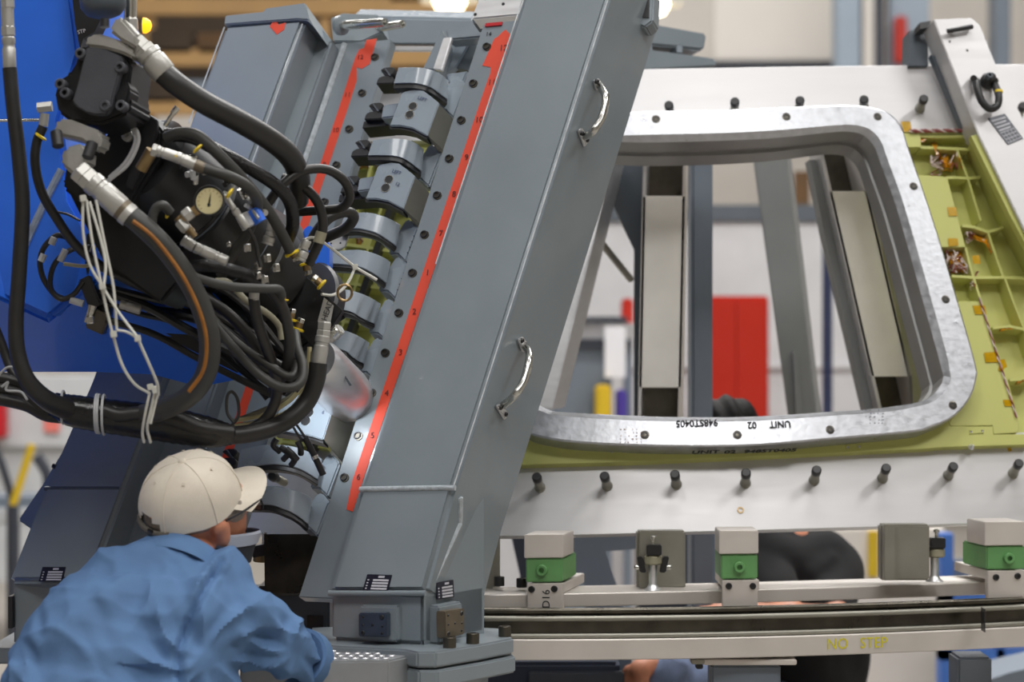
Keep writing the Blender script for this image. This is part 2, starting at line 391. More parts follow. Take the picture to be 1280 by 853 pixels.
# nameplates
nameplate(PR, [(459, 718), (490, 719), (485, 739), (453, 738)], T)
side_low = Plane((C-B).cross(V((0, 0, 1))), 0, 0, 0, p=B+(C-B)*0.0)
if side_low.n.y > 0: side_low = Plane(-side_low.n, 0, 0, 0, p=B)
nameplate(side_low, [(546, 729), (567, 725), (568, 747), (547, 750)], T, off=0.004)
# junction blocks
fp = Plane((A-B).cross(V((0, 0, 1))), 0, 0, 0, p=B)
if fp.n.y > 0: fp = Plane(-fp.n, 0, 0, 0, p=B)
def jblock(pl, back, front, m, name):
    b = prism('mounting_pad', pl, back, 0.03, 'grey', T, off=0.022, bevel=0.004)
    p = prism(name, pl, front, 0.022, m, T, off=0.044, bevel=0.002)
    (xa, ya), (xb, yb), (xc, yc), (xd, yd) = front
    for u, v, r in ((0.5, 0.5, .0028), (0.84, 0.17, .0055), (0.16, 0.16, .003), (0.16, 0.84, .005), (0.84, 0.84, .003), (0.85, 0.55, .0025), (0.16, 0.5, .0025)):
        x = (xa*(1-u)+xb*u)*(1-v)+(xd*(1-u)+xc*u)*v; y = (ya*(1-u)+yb*u)*(1-v)+(yd*(1-u)+yc*u)*v
        bolt('screw', pl.at(x, y, 0.044), pl.n, r, 0.0015, 'black', p, 0.6, 12)
jblock(fp, [(450, 757), (497, 758), (497, 803), (450, 801)], [(448, 767), (483, 767), (483, 797), (448, 796)], 'navyblock', 'junction_block')
jblock(side_low, [(548, 758), (578, 752), (580, 796), (549, 806)], [(556, 765), (581, 761), (581, 793), (557, 799)], 'bronze', 'junction_block')
# base plate of two layers
for k, (z0, z1, gx) in enumerate(((0.845, 0.878, 0.0), (0.806, 0.841, 0.004))):
    pts = [hz(388, 806), hz(505, 812), hz(521, 815), hz(545, 815), hz(600, 806), hz(642, 798), hz(628, 786), hz(500, 780), hz(388, 785)]
    bm = bmesh.new(); add_prism(bm, [V((p.x+gx, p.y-gx, z1)) for p in pts], V((0, 0, z0-z1))); finish('base_plate', bm, 'grey', T, 0.004)
for x, y in ((562, 810), (591, 805), (631, 796)):
    p = hz(x, y); bolt('base_bolt', p, (0, 0, 1), 0.0135, 0.022, 'dsteel', T, 0.5, 20)
pb = [hz(528, 813), hz(560, 813), hz(610, 803), hz(606, 790), hz(528, 790)]
bm = bmesh.new(); add_prism(bm, [V((p.x, p.y+0.02, 0.806)) for p in pb], V((0, 0, -0.806))); finish('pedestal', bm, 'grey', T)
# flange with its red tape, tape figures and bolts
PF = Plane(nR, 0, 0, 0, p=PR.at(560, 400, -0.055))
flL = lambda y: 603+(34-y)*0.3207
prism('flange', PF, [(flL(30), 30), (655, 24), (620, 180), (467, 640), (425, 749), (373, 747)], 0.035, 'grey', T, bevel=0.002)
tc = lambda y: 616+(100-y)*0.3375
tape = [(632, 37), (637, 42), (tc(60)+10, 60), (tc(100)+6.5, 100)] + [(tc(y)+6.5, y) for y in range(140, 640, 50)] + [(441, 640), (433, 637)] + [(tc(y)-6.5, y) for y in range(600, 90, -50)] + [(tc(92)-6, 92), (tc(84)-8, 84), (603, 82), (618, 48), (622, 46), (628, 40)]
tp = prism('tape_strip', PF, tape, 0.0012, 'red', T, off=0.001)
for s, y in (('12', 60), ('11', 103), ('10', 150), ('9', 197), ('8', 243), ('7', 292), ('1', 341), ('2', 390), ('3', 441), ('4', 492), ('5', 545), ('6', 597)):
    ptext(s, PF, tc(y), y, 3, -0.2, 1.0, -3, 11, 'redink', tp, 'tape_figure', off=0.0012)
ptext('14', PF, 611, 43, 3, -0.2, 1, -3, 8, 'ink', T, 'marker_figure', off=0.0004)
prism('red_tag', PF, [(607, 29), (628, 27), (627, 31), (606, 33)], 0.004, 'dred', T, off=0.004)
for x, y in ((608, 58), (591, 104), (576, 150), (561, 198), (546, 244), (530, 293), (515, 341), (498, 391), (481, 441), (464, 491), (447, 545), (430, 597)):
    bolt('flange_bolt', PF.at(x, y), nR, 0.0088, 0.004, 'black', T, 0.62, 14)
    lathe('bolt_washer', PF.at(x+1.0, y+0.6, 0.001)-nR*0.004, nR, [(0, 0.0098), (0.0042, 0.0098), (0.0048, 0.0092)], 'dsteel', T, 14)
# grab handles on the right face
def grab(pts, feet, label):
    h = tube('grab_handle', [sp.at(x, y, o) for x, y, o in pts], [0.0085, 0.0085, 0.009, 0.0085, 0.0085], 'steel', T, 12, 8, label=label)
    for quad in feet:
        f = prism('handle_foot', sp, quad, 0.007, 'alu', h, off=0.007, bevel=0.002)
        c = [(sum(p[0] for p in quad)/4), (sum(p[1] for p in quad)/4)]
        for s in (-1, 1):
            bolt('foot_screw', sp.at(c[0]+s*3.2, c[1]+s*4.2, 0.007), sdn, 0.0055, 0.004, 'black', f, 0.5, 12)
grab([(749, 106, 0.008), (754, 114, 0.03), (757, 124, 0.045), (753, 145, 0.05), (743, 162, 0.045), (737, 168, 0.03), (731, 171, 0.008)], [[(744, 101), (750, 98), (755, 112), (747, 113)], [(724, 163), (729, 160), (737, 176), (732, 184)]], 'upper bent metal handle')
grab([(656, 432, 0.008), (661, 440, 0.03), (661, 452, 0.045), (655, 476, 0.05), (645, 492, 0.045), (638, 500, 0.03), (629, 507, 0.008)], [[(649, 425), (655, 421), (663, 434), (655, 441)], [(621, 508), (626, 505), (636, 516), (632, 526)]], 'lower polished bent handle')
# lifting lug at the head of the post
prism('lug', PR, [(794, 20), (800, -12), (818, -12), (816, 26), (806, 34), (794, 30)], 0.05, 'grey', T, off=-0.2, bevel=0.004)
prism('lug_slot', PR, [(801, 21), (804, -12), (812, -12), (811, 22)], 0.004, 'black', T, off=-0.197)

# ================================================================ left fixture post
nL = V((-0.30, -0.86, 0.40)).normalized()
PL = Plane(nL, 300, 150, 5.62)
T = None
T = thing('fixture_post', 'dark grey leaning box post behind the robot and capped at its top', 'fixture post')
prism('column', PL, [(281, 30), (382, 22), (327, 170), (169, 576), (112, 728), (8, 728), (52, 615), (111, 480), (232, 165)], 0.27, 'grey', T, bevel=0.012, seg=3)
prism('cap', PL, [(280, 31), (281, 19), (330, 14), (331, 10), (381, 3), (386, 22), (392, 33), (384, 25), (372, 24), (330, 27)], 0.30, 'grey', T, off=0.006, bevel=0.003)
cyl('weld_bead', PL.at(150, 611, -0.003), PL.at(56, 611, -0.003), 0.005, 'dgrey', T, 8)
tube('edge_highlight', [PL.at(282+(30-y)*.372, y, .0004) for y in range(34, 170, 40)], .0016, 'edge', T, 6, 2)  # these two pale tubes paint the shine on the front edges
tube('edge_highlight', [PL.at(381+(22-y)*.3635, y, .0004) for y in range(30, 240, 40)], .0016, 'edge', T, 6, 2)
# chamfer, second panel and flange to its right
P2 = Plane(nL, 0, 0, 0, p=PL.at(300, 150, -0.09))
P3 = Plane(nL, 0, 0, 0, p=PL.at(300, 150, -0.14))
prism('side_panel', P2, [(378, 22), (396, 30), (415, 50), (367, 189), (218, 640), (184, 728), (100, 728), (169, 576), (327, 170)], 0.16, 'grey', T, bevel=0.006)
ws = [P2.at(396-(y-34)*0.352, y, 0.001) for y in range(34, 420, 30)]
tube('weld_bead', ws, 0.007, 'weld', T, 8, 3)
prism('flange', P3, [(412, 55), (489, 49), (431, 244), (322, 590), (268, 760), (172, 760), (218, 640), (367, 189)], 0.035, 'grey', T, bevel=0.002)
tube('weld_bead', [P3.at(431-(y-55)*0.345, y, 0.001) for y in range(55, 420, 30)], 0.008, 'weld', T, 8, 3)
tl = lambda y: 441+(100-y)*0.335
tape = [(458, 50), (471, 48), (462, 80), (452, 86), (446, 84), (tl(100)+5, 100)]+[(tl(y)+5.5, y) for y in range(140, 650, 50)]+[(tl(y)-5.5, y) for y in range(640, 100, -50)]+[(444, 72), (449, 62), (455, 60)]
tp = prism('tape_strip', P3, tape, 0.0012, 'red', T, off=0.001)
for s, y in (('12', 72), ('11', 119), ('10', 163), ('9', 206), ('8', 250)):
    ptext(s, P3, tl(y), y, 3, -0.2, 1.0, -3, 9, 'redink', tp, 'tape_figure', off=0.0012)
for x, y in ((468, 71), (452, 116), (436, 161), (420, 206), (405, 252), (329, 487), (313, 535)):
    bolt('flange_bolt', P3.at(x, y), nL, 0.0085, 0.004, 'black', T, 0.62, 14)
    lathe('bolt_washer', P3.at(x+1, y+.6, 0.001)-nL*0.004, nL, [(0, 0.0098), (0.0042, 0.0098), (0.0048, 0.0092)], 'dsteel', T, 14)
prism('tape_scrap', PL, [(337, 33), (342, 25), (347, 28), (348, 31), (357, 28), (355, 37), (346, 43)], 0.0012, 'red', T, off=0.001)
nameplate(PL, [(53, 709), (82, 709), (78, 727), (48, 727)], T)
# its foot
f1, f2 = PL.at(9, 728), PL.at(184, 728)
bm = bmesh.new(); d = V((f1.x+0.01, f1.y+0.012, f1.z)); e = V((f2.x, f1.y+0.012, f1.z))
add_prism(bm, [d, e, e+V((0, 0, -0.14)), d+V((0, 0, -0.14))], V((0.08, 0.30, 0))); finish('foot', bm, 'grey', T, 0.006)
bm = bmesh.new(); d2 = d+V((-0.05, -0.05, -0.14)); e2 = e+V((0.06, -0.05, -0.14)); add_prism(bm, [d2, e2, e2+V((0, 0, -0.035)), d2+V((0, 0, -0.035))], V((0, 0.45, 0))); finish('base_plate', bm, 'grey', T, 0.004)
bm = bmesh.new(); add_prism(bm, [d+V((0, 0.03, -0.175)), e+V((0, 0.03, -0.175)), V((e.x, e.y+.03, 0)), V((d.x, d.y+.03, 0))], V((0, 0.3, 0))); finish('pedestal', bm, 'dgrey', T)
pbox('junction_block', 10, 746, 15, 786, f1.y-0.01, 0.06, 'black', T)
# small side lug on its left edge
prism('side_lug', PL, [(92, 540), (52, 606), (22, 650), (40, 662), (60, 620)], 0.05, 'grey', T, off=-0.12, bevel=0.004)
bolt('lug_bolt', PL.at(68, 583, -0.118), nL, 0.006, 0.004, 'black', T)

# two spindle pins on the left post's head
T = thing('locating_pin', 'bright round pin nearest the left post cap, with a round collar', 'pin', 'pins by the left post')
p0, p1 = W(424, 32, 5.78), W(481, 28, 5.66)
lathe('shank', p0, p1-p0, [(0, .011), (.085, .011), (.087, .0102), ((p1-p0).length, .0102), ((p1-p0).length, .006), ((p1-p0).length-.01, .006)], 'steel', T, 18)
lathe('collar', p0, p1-p0, [(0, .02), (.002, .024), (.012, .024), (.014, .02)], 'grey', T, 20)
T = thing('locating_pin', 'second bright round pin, further right and half hidden by the first', 'pin', 'pins by the left post')
p0, p1 = W(455, 38, 5.86), W(503, 30, 5.74)
lathe('shank', p0, p1-p0, [(0, .011), (.04, .011), (.042, .0095), ((p1-p0).length, .0095), ((p1-p0).length, .006), ((p1-p0).length-.01, .006)], 'steel', T, 18)
prism('mounting_block', PL, [(413, 22), (428, 16), (474, 18), (478, 40), (452, 52), (416, 52)], 0.05, 'grey', T, off=-0.16, bevel=0.003)

# ================================================================ cross beam, head plate and bracket at the top
T = thing('cross_beam', 'grey square tube between the two post heads', 'beam')
b0 = W(466, 22, 6.0); b1 = W(585, 24, 6.05)
bm = bmesh.new(); add_prism(bm, [W(440, 20, 6.0), W(592, 23, 6.05), W(592, 57, 6.05), W(440, 56, 6.0)], V((0.01, 0.09, 0.03))); finish('tube', bm, 'strap', T, 0.006)
bm = bmesh.new(); add_prism(bm, [W(440, 57, 6.0), W(590, 58, 6.05), W(590, 64, 6.05), W(440, 63, 6.0)], V((0.01, 0.03, 0.0))); finish('lower_flange', bm, 'alu', T, 0.002)
T = thing('cross_beam', 'pair of stacked grey tubes running right behind the head of the big post', 'beam')
PX = Plane((0.35, -1, 0.1), 830, 60, 6.42)
prism('upper_tube', PX, [(770, 22), (812, 29), (884, 42), (880, 63), (790, 54), (770, 50)], .12, 'grey', T, bevel=.006)
prism('lower_tube', PX, [(770, 56), (786, 58), (896, 73), (896, 84), (780, 90), (770, 90)], .12, 'grey', T, off=.01, bevel=.006)
for x in (808, 846): prism('spacer', PX, [(x, 54), (x+7, 55), (x+7, 66), (x, 65)], .05, 'strap', T, off=.0)
T = thing('head_plate', 'milled silver plate with small holes on top of the right post flange', 'plate')
PH = Plane(nR, 0, 0, 0, p=PR.at(560, 400, -0.10))
prism('plate', PH, [(597, 2), (600, -14), (668, -14), (655, 18), (590, 24), (592, 14)], 0.05, 'alu', T, off=0.03, bevel=0.003)
for x, y in ((594, 18), (629, 5), (607, -2)):
    bolt('plate_hole', PH.at(x, y, 0.03), nR, 0.0045, 0.001, 'black', T, 0.7, 12)
prism('gap_shim', PH, [(590, 24), (650, 19), (648, 25), (592, 30)], 0.04, 'dgrey', T, off=0.005)
T = thing('corner_bracket', 'light grey triangular bracket inside the top of the right flange', 'bracket')
PB = Plane(nR, 0, 0, 0, p=PR.at(560, 400, -0.20))
prism('top_bar', PB, [(556, 36), (612, 28), (606, 46), (560, 50)], 0.04, 'grey', T, bevel=0.004)
prism('side_bar', PB, [(552, 36), (556, 50), (544, 88), (528, 86)], 0.06, 'grey', T, bevel=0.003)
prism('web', PB, [(554, 47), (565, 46), (552, 88), (541, 86)], 0.012, 'alu', T, off=0.012, bevel=0.002)
prism('gusset', PB, [(565, 50), (588, 49), (572, 78), (568, 84), (553, 96)], 0.02, 'strap', T, off=-0.06)
prism('gusset', PB, [(588, 49), (602, 45), (585, 88), (568, 84)], 0.02, 'dgrey', T, off=-0.07)
prism('lower_bar', PB, [(556, 92), (585, 88), (577, 108), (560, 104)], 0.05, 'strap', T, off=-0.02, bevel=0.004)

# ================================================================ curved clamps between the posts
nS = V((-0.30, -0.87, 0.39)).normalized()
PS = Plane(nS, 500, 250, 5.45)
def arch_band(name, top, bot, th, m, parent, bulge=0.05, off=0.0):
    # band whose face follows an arc standing off the plane, with thickness behind
    bm = bmesh.new(); K = 18
    def samp(P):
        Q = [(p[0], p[1], 0) for p in P]; S = spline(Q, 8); n = len(S)-1
        return [S[round(i*n/K)] for i in range(K+1)]
    ta, ba = samp(top), samp(bot); R = []
    for i in range(K+1):
        t = i/K; w_ = 0.045+off+bulge*(1-(max(0, t-0.25)/0.75)**2)
        a = PS.at(ta[i].x, ta[i].y, w_); b = PS.at(ba[i].x, ba[i].y, w_)
        # normal leans towards the right end as the arc drops away
        nn = (nS+V((1, 0, -0.25))*max(0, t-0.3)*0.8).normalized()
        R.append([bm.verts.new(p) for p in (a, b, b-nn*th, a-nn*th)])
    for A_, B_ in zip(R, R[1:]):
        for k in range(4): bm.faces.new((A_[k], A_[(k+1) % 4], B_[(k+1) % 4], B_[k]))
    bm.faces.new(R[0]); bm.faces.new(R[-1][::-1])
    return finish(name, bm, m, parent, 0.0015, 1)
def foot_block(E, parent):
    x, y = E
    f = prism('stepped_foot', PS, [(x+6, y-7), (x+12, y-7), (x+22, y+5), (x+6, y+47.5), (x-4.5, y+37), (x-16, y+36.5), (x-12, y+22)], 0.06, 'strap', parent, off=0.02, bevel=0.004)
    for k in (range(4) if 250 < y < 440 else ()):
        bolt('foot_hole', PS.at(x+16-k*2.6, y+14+k*7, 0.02), nS, 0.0016, 0.0006, 'black', f, 0.7, 8)
def bracket(S, parent):
    x, y = S; g = lambda P: [(x+.85*a-1, y+.85*b+1) for a, b in P]
    prism('clamp_jaw', PS, g([(-26, 2), (-19, -2), (-6, -2.5), (-3, 2), (-7, 9), (-13, 10), (-17, 6)]), 0.05, 'black', parent, off=0.035, bevel=0.002)
    prism('clamp_jaw', PS, g([(-29, 14), (-23, 11), (-9, 10), (-4, 17), (-7, 22), (-32, 23)]), 0.05, 'black', parent, off=0.035, bevel=0.002)
    prism('jaw_rib', PS, g([(-20, -1), (-18, -1), (-10, 10), (-12, 11)]), 0.03, 'dgrey', parent, off=0.04)
thin = [
 ('topmost narrow curved grey clamp strap, just under the corner bracket', [(498, 84.6), (517, 84), (534, 86), (549.5, 92), (561, 101)], [(492, 104), (514, 103.6), (528.5, 105.7), (541, 110.6), (559.4, 124)], 1),
 ('narrow curved grey clamp strap between the two drilled blocks near the top', [(466, 175.5), (483, 173.4), (504, 174), (518.5, 178.3), (530, 187)], [(460, 194), (483, 194), (499, 196), (511.5, 202), (527, 214)], 1),
 ('narrow curved grey clamp strap just below the lower of the two upper drilled blocks', [(430, 269), (446, 266), (460, 265.6), (474, 268.4), (488.5, 274), (501, 281)], [(424, 287), (435, 286), (449, 286), (469, 291), (481.5, 298), (496, 308)], 0),
 ('narrow curved grey clamp strap crossed by the loose end of a white cable tie', [(412, 316), (424, 313.5), (446, 312), (463, 315), (480, 322), (488.5, 327.5)], [(404, 331), (417, 330), (446, 333), (466, 341.6), (483, 354)], 0),
 ('narrow curved grey clamp strap right of the steel tag lettered HEAD', [(410, 363), (426, 361), (447.5, 365.6), (464, 372.7), (476, 380)], [(400, 384), (420, 386), (439, 390), (453, 398), (469, 405)], 0),
 ('narrow curved grey clamp strap just above the lit spindle nose', [(396, 408), (418, 410), (439, 416), (453, 423), (462, 429)], [(390, 430), (415, 434), (432, 439), (440.5, 446), (455, 455)], 0),
 ('narrow curved grey clamp strap under the black clip, second from the bottom', [(300, 562), (325, 557), (350, 556), (370, 559), (388, 566), (403, 574)], [(296, 585), (308, 584), (336, 580.6), (359, 582.5), (377.5, 588), (398, 600)], 1),
 ('lowest narrow curved grey clamp strap, beside the cap brim', [(290, 611), (310, 608), (329, 607.5), (350, 608.5), (377.5, 616), (390, 623)], [(286, 632), (305, 630.5), (336, 631), (355, 637), (370, 644), (386, 656)], 1),
]
for lab, tp_, bt_, br in thin:
    T = thing('clamp_strap', lab, 'clamp', 'curved clamps between the posts')
    arch_band('strap', tp_, bt_, 0.05, 'strap', T)
    arch_band('rubber_liner', bt_, [(x-.5, y+(7 if br else 4.5)) for x, y in bt_], 0.02, 'black', T, off=-0.004)
    foot_block(tp_[-1], T)
    if br: bracket(tp_[0], T)
def wide(lab, O, mark=None, jaw=True, front=None, side=None):
    ox, oy = O; g = lambda P: [(ox+x, oy+y) for x, y in P]
    T = thing('clamp_block', lab, 'clamp', 'drilled clamp blocks between the posts')
    front = g(front or [(1, 2), (5, 0), (18, -3), (27, -1.5), (38, 6.5), (48, 15), (33, 56), (14, 46), (-1, 43), (-14, 43)])
    side = g(side or [(48, 15), (63, 32), (50, 72), (46, 74), (33, 56)])
    # crowned face, then the flat angled flank
    bm = bmesh.new(); ft = [PS.at(x, y, 0.085) for x, y in front]; add_prism(bm, ft, -nS*0.05)
    b = finish('body', bm, 'strap', T, 0.002)
    bm = bmesh.new(); n = len(side); s0 = [PS.at(x, y, 0.085 if i in (0, n-1) else 0.03) for i, (x, y) in enumerate(side)]
    add_prism(bm, s0, -nS*0.06); finish('flank', bm, 'olive_alu', T, 0.002)
    low = [(38, 52+8) if False else p for p in front[6:]] if len(front) > 9 else front[4:8]
    prism('rubber_liner', PS, low+[(x, y+4.5) for x, y in reversed(low)], .03, 'black', T, off=.078)
    for x, y in ((15, 19), (11, 29.5)):
        h = lathe('through_hole', PS.at(ox+x, oy+y, 0.0855)-nS*0.002, nS, [(0, .0108), (.0028, .0108), (.0028, .0092), (.0005, .0092)], 'steel', b, 20)
        lathe('hole_floor', PS.at(ox+x, oy+y, 0.0855)-nS*0.001, nS, [(0, .0091), (.0012, .0091)], 'black', b, 20)
    if mark:
        for s, dx, dy in mark: ptext(s, PS, ox+dx, oy+dy, 3, 1.0, 0.9, -3, 6.5, 'inkblue', b, 'marker_writing', off=0.0855)
    if jaw:
        prism('side_lug', PS, g([(-22, 17), (-2, 14), (-8, 32), (-25, 34)]), 0.04, 'strap', T, off=0.05, bevel=0.003)
        bracket((ox-18, oy+15), T)
        prism('lower_jaw', PS, g([(-46, 38), (-12, 35), (-16, 43), (-48, 46)]), 0.05, 'black', T, off=0.02)
wide('upper drilled grey clamp block with two holes, second rung from the top', (501, 114), [('LEFT', 27, 10)])
wide('lower drilled grey clamp block with LEFT 12 written in marker', (471, 205.5), [('LEFT', 25, 10), ('12', 26, 25)])
wide('brightly lit drilled clamp block beside the spindle nose, below the big hose', (371, 497), [('LEFT', 34, 8), ('6', 33, 19)], jaw=False,
     front=[(10, -8), (24, -2), (36, 2), (47, 8), (33, 53), (12, 47), (-14, 42), (-30, 40), (-20, 8)], side=[(47, 8), (67, 23.5), (56, 70), (53, 77), (33, 53)])
# spindle end fitting in the flange gap
T = thing('side_bracket', 'small white two hole bracket plate above the cable tie end', 'bracket')
p_ = prism('plate', PS, [(408, 300), (436, 293), (431, 308), (424, 312), (412, 312)], 0.006, 'cast', T, off=0.07, bevel=0.001)
for x, y in ((414, 304.5), (425.5, 304)): bolt('hole', PS.at(x, y, 0.07), nS, 0.003, 0.0006, 'black', T, 0.7, 10)

# ================================================================ lower beam, dark plate, toggle between the posts
T = thing('lower_beam', 'dark grey beam joining the two post feet', 'beam')
pbox('tube', 300, 742, 412, 800, 5.3, 0.2, 'dgrey', T, 0.006)
pbox('slot_plate', 384, 770, 404, 792, 5.296, 0.02, 'black', T)
pbox('ledge', 322, 733, 402, 744, 5.27, 0.3, 'dsteel', T, 0.003)
T = thing('dark_side_plate', 'dark olive plate below the lowest clamp strap', 'plate')
prism('plate', PS, [(330, 668), (374, 668), (402, 668), (394, 742), (331, 742)], 0.02, 'dsteel', T, off=-0.05)
T = thing('toggle_clamp', 'small black toggle clamp with a brass foot right of the capped man', 'clamp')
box('body', W(327, 688, 5.3), V((0.022, 0, 0.004)), V((0, 0.02, 0)), V((-0.002, 0, 0.012)), 'black', T, 0.003)
cyl('pad', W(324, 703, 5.3), W(325, 693, 5.3), 0.014, 'brass', T, 20, ch=0.002)
tube('arm', [W(332, 686, 5.3), W(345, 694, 5.3), W(358, 705, 5.32)], 0.009, 'black', T, 10)
cyl('spindle', W(331, 666, 5.3), W(330, 684, 5.3), 0.005, 'steel', T, 12)
T = thing('spring_plunger', 'black headed spring pin standing in the plate beside the cap brim', 'pin')
p0, p1 = W(356, 604, 5.62), W(340, 595, 5.53)
lathe('spring', p0, p1-p0, [(i*0.0045, 0.0095 if i % 2 else 0.0075) for i in range(13)], 'olive_alu', T, 14)
lathe('knob', p1-(p1-p0)*0.22, p1-p0, [(0, .0105), (.002, .012), (.02, .012), (.024, .009)], 'black', T, 16)

# ================================================================ conical workpiece and its plates
SR = Surf(5.64, 670, 0.42, 0.2, 830)
def dens(poly, step=18):
    out = []
    for (xa, ya), (xb, yb) in zip(poly, poly[1:]+poly[:1]):
        n = max(1, int(math.hypot(xb-xa, yb-ya)/step))
        out += [(xa+(xb-xa)*i/n, ya+(yb-ya)*i/n) for i in range(n)]
    return out
def sprism(name, poly, doff, th, m, parent, bevel=0.0, step=18, label=None, kind=None):
    poly = dens(poly, step); bm = bmesh.new()
    f = [SR.at(x, y, doff) for x, y in poly]; b = [p-SR.normal(*q)*th for p, q in zip(f, poly)]
    n = len(f)
    bm_add(bm, f+b, [list(range(n)), list(range(2*n-1, n-1, -1))]+[[i, i+n, (i+1) % n+n, (i+1) % n] for i in range(n)])
    return finish(name, bm, m, parent, bevel, 1, True, label, kind)
def index_pin(base, tip, parent, L=0.06):
    p0 = SR.at(*base, 0.0); p1 = W(tip[0], tip[1], p0.y-L); d = p1-p0; l = d.length
    s = lathe('pin_bush', p0-d.normalized()*0.004, d, [(0, .013), (.008, .013), (.010, .0105), (l*0.78, .0105)], 'olive_alu', parent, 18)
    lathe('pin_knob', p0+d*0.70, d, [(0, .0095), (.003, .0115), (l*0.28, .0115), (l*0.33, .009)], 'black', s, 18)
T = thing('drill_plate', 'upper silver plate along the top of the window frame with a row of black pins', 'plate')
sheet('plate', SR, 440, 1300, poly_fn([(440, 108), (760, 92), (775, 87), (1000, 83), (1300, 80)]), poly_fn([(440, 178), (1000, 166), (1300, 164)]), 0.022, 'plate', T)
for b, t in (((838, 143), (836, 131)), ((918, 140), (918.6, 126.5)), ((999, 136), (1000, 125)), ((1079.5, 134), (1080, 124)), ((1149.5, 136), (1155, 123)), ((1272, 146), (1279, 132))):
    index_pin(b, t, T)
T = thing('drill_plate', 'lower silver plate under the window frame with eight black headed pins', 'plate')
sheet('plate', SR, 270, 1300, poly_fn([(270, 560), (1140, 555), (1160, 545), (1300, 540)]), poly_fn([(270, 668), (640, 671), (760, 668), (950, 663), (1100, 659), (1300, 652)]), 0.022, 'plate', T)
for b, t in (((675, 610), (670.7, 596)), ((759, 608), (755.5, 595)), ((845.5, 606), (843.5, 593)), ((931.7, 604.5), (932.5, 591)), ((1017.5, 601), (1021, 587.5)), ((1103, 598.5), (1108, 585)), ((1185, 595), (1192, 583)), ((1266, 592.6), (1274, 579))):
    index_pin(b, t, T)
lathe('amber_bush', SR.at(925.6, 638, 0.001)-SR.normal(925, 638)*0.003, SR.normal(925, 638), [(0, .008), (.004, .008), (.004, .005), (.001, .005)], 'brass', T, 16)

# green primed panel with its pockets
T = thing('skin_panel', 'pale green primed panel with ribbed pockets, seen right of and under the window frame', 'panel')
sprism('pocket_floor', [(1122, 163), (1224, 163), (1300, 300), (1300, 556), (1180, 556), (1180, 500), (1165, 350)], -0.024, 0.006, 'green', T)
sprism('lower_edge', [(628, 540), (700, 546), (940, 548), (1120, 538), (1175, 512), (1200, 533), (1242, 533), (1242, 543), (1288, 543), (1288, 556), (1182, 559), (1160, 561), (940, 571), (800, 577), (628, 582)], 0.028, 0.03, 'green', T, 0.001)
sprism('land', [(1140, 218), (1184, 221), (1207, 309), (1170, 309)], 0.030, 0.05, 'green', T, 0.001)
sprism('land', [(1185, 378), (1227, 378), (1263, 486), (1274, 531), (1272, 541), (1242, 543), (1241, 532), (1188, 533), (1175, 500)], 0.030, 0.05, 'green', T, 0.001)
sprism('land', [(1126, 166), (1150, 168), (1152, 184), (1130, 184)], 0.030, 0.05, 'green', T, 0.001)
def rib(pts, w0=1.6, doff=0.026, m='green', node=True):
    for (xa, ya), (xb, yb) in zip(pts, pts[1:]):
        l = math.hypot(xb-xa, yb-ya); nx, ny = -(yb-ya)/l*w0, (xb-xa)/l*w0
        sprism('rib', [(xa+nx, ya+ny), (xb+nx, yb+ny), (xb-nx, yb-ny), (xa-nx, ya-ny)], doff, 0.05, m, T, 0, 14)
rib([(1140, 170), (1180, 171), (1216, 170)]); rib([(1150, 184), (1196, 186), (1212, 187)])
rib([(1196, 186), (1203, 205), (1210, 223), (1218, 250), (1226, 276)], 1.3); rib([(1184, 222), (1196, 222), (1210, 223), (1226, 221)])
rib([(1203, 282), (1218, 284), (1235, 290), (1255, 284)]); rib([(1235, 290), (1243, 315), (1254, 346)], 1.3)
rib([(1190, 345), (1217, 347), (1256, 347), (1292, 348)]); rib([(1217, 347), (1225, 372), (1232, 395)], 1.3); rib([(1256, 347), (1266, 375), (1278, 405), (1290, 440)], 1.3)
rib([(1241, 410), (1262, 408), (1292, 414)]); rib([(1262, 475), (1292, 474)]); rib([(1288, 412), (1296, 440)])
rib([(1207, 309), (1212, 330), (1217, 347)], 1.2); rib([(1185, 378), (1227, 378)], 1.2)
# tall outer flange beside the diagonal bar
sprism('outer_flange', [(1214, 170), (1225, 167), (1300, 322), (1300, 340), (1261, 266)], 0.116, 0.02, 'green', T)
bm = bmesh.new()
a = [SR.at(1215, 170, 0.112), SR.at(1262, 267, 0.112), SR.at(1300, 341, 0.112), SR.at(1292, 362, -0.02), SR.at(1250, 287, -0.02), SR.at(1207, 192, -0.02)]
bm_add(bm, a+[p+V((0.012, 0.012, 0)) for p in a], [[0, 1, 4, 5], [1, 2, 3, 4], [6, 11, 10, 7], [7, 10, 9, 8], [0, 5, 11, 6], [2, 8, 9, 3], [0, 6, 7, 1], [1, 7, 8, 2], [5, 4, 10, 11], [4, 3, 9, 10]])
finish('flange_wall', bm, 'green', T)
# same panel between the clamp straps
sprism('pocket_floor', [(440, 178), (540, 172), (520, 580), (330, 584), (380, 380)], -0.024, 0.006, 'green', T)
for y in (200, 246, 306, 352, 398, 470, 552):
    xo = 500-(y-200)*0.33
    rib([(xo-70, y+4), (xo-30, y), (xo+26, y+8)], 1.8)
for k in range(8):
    y = 190+k*48; xo = 500-(y-200)*0.33
    rib([(xo-36, y), (xo-46, y+44)], 1.6); rib([(xo-4, y), (xo-18, y+44)], 1.6)
    sprism('edge_seal', [(xo+4, y), (xo+12, y), (xo-4, y+44), (xo-12, y+44)], 0.05, 0.03, 'black', T)
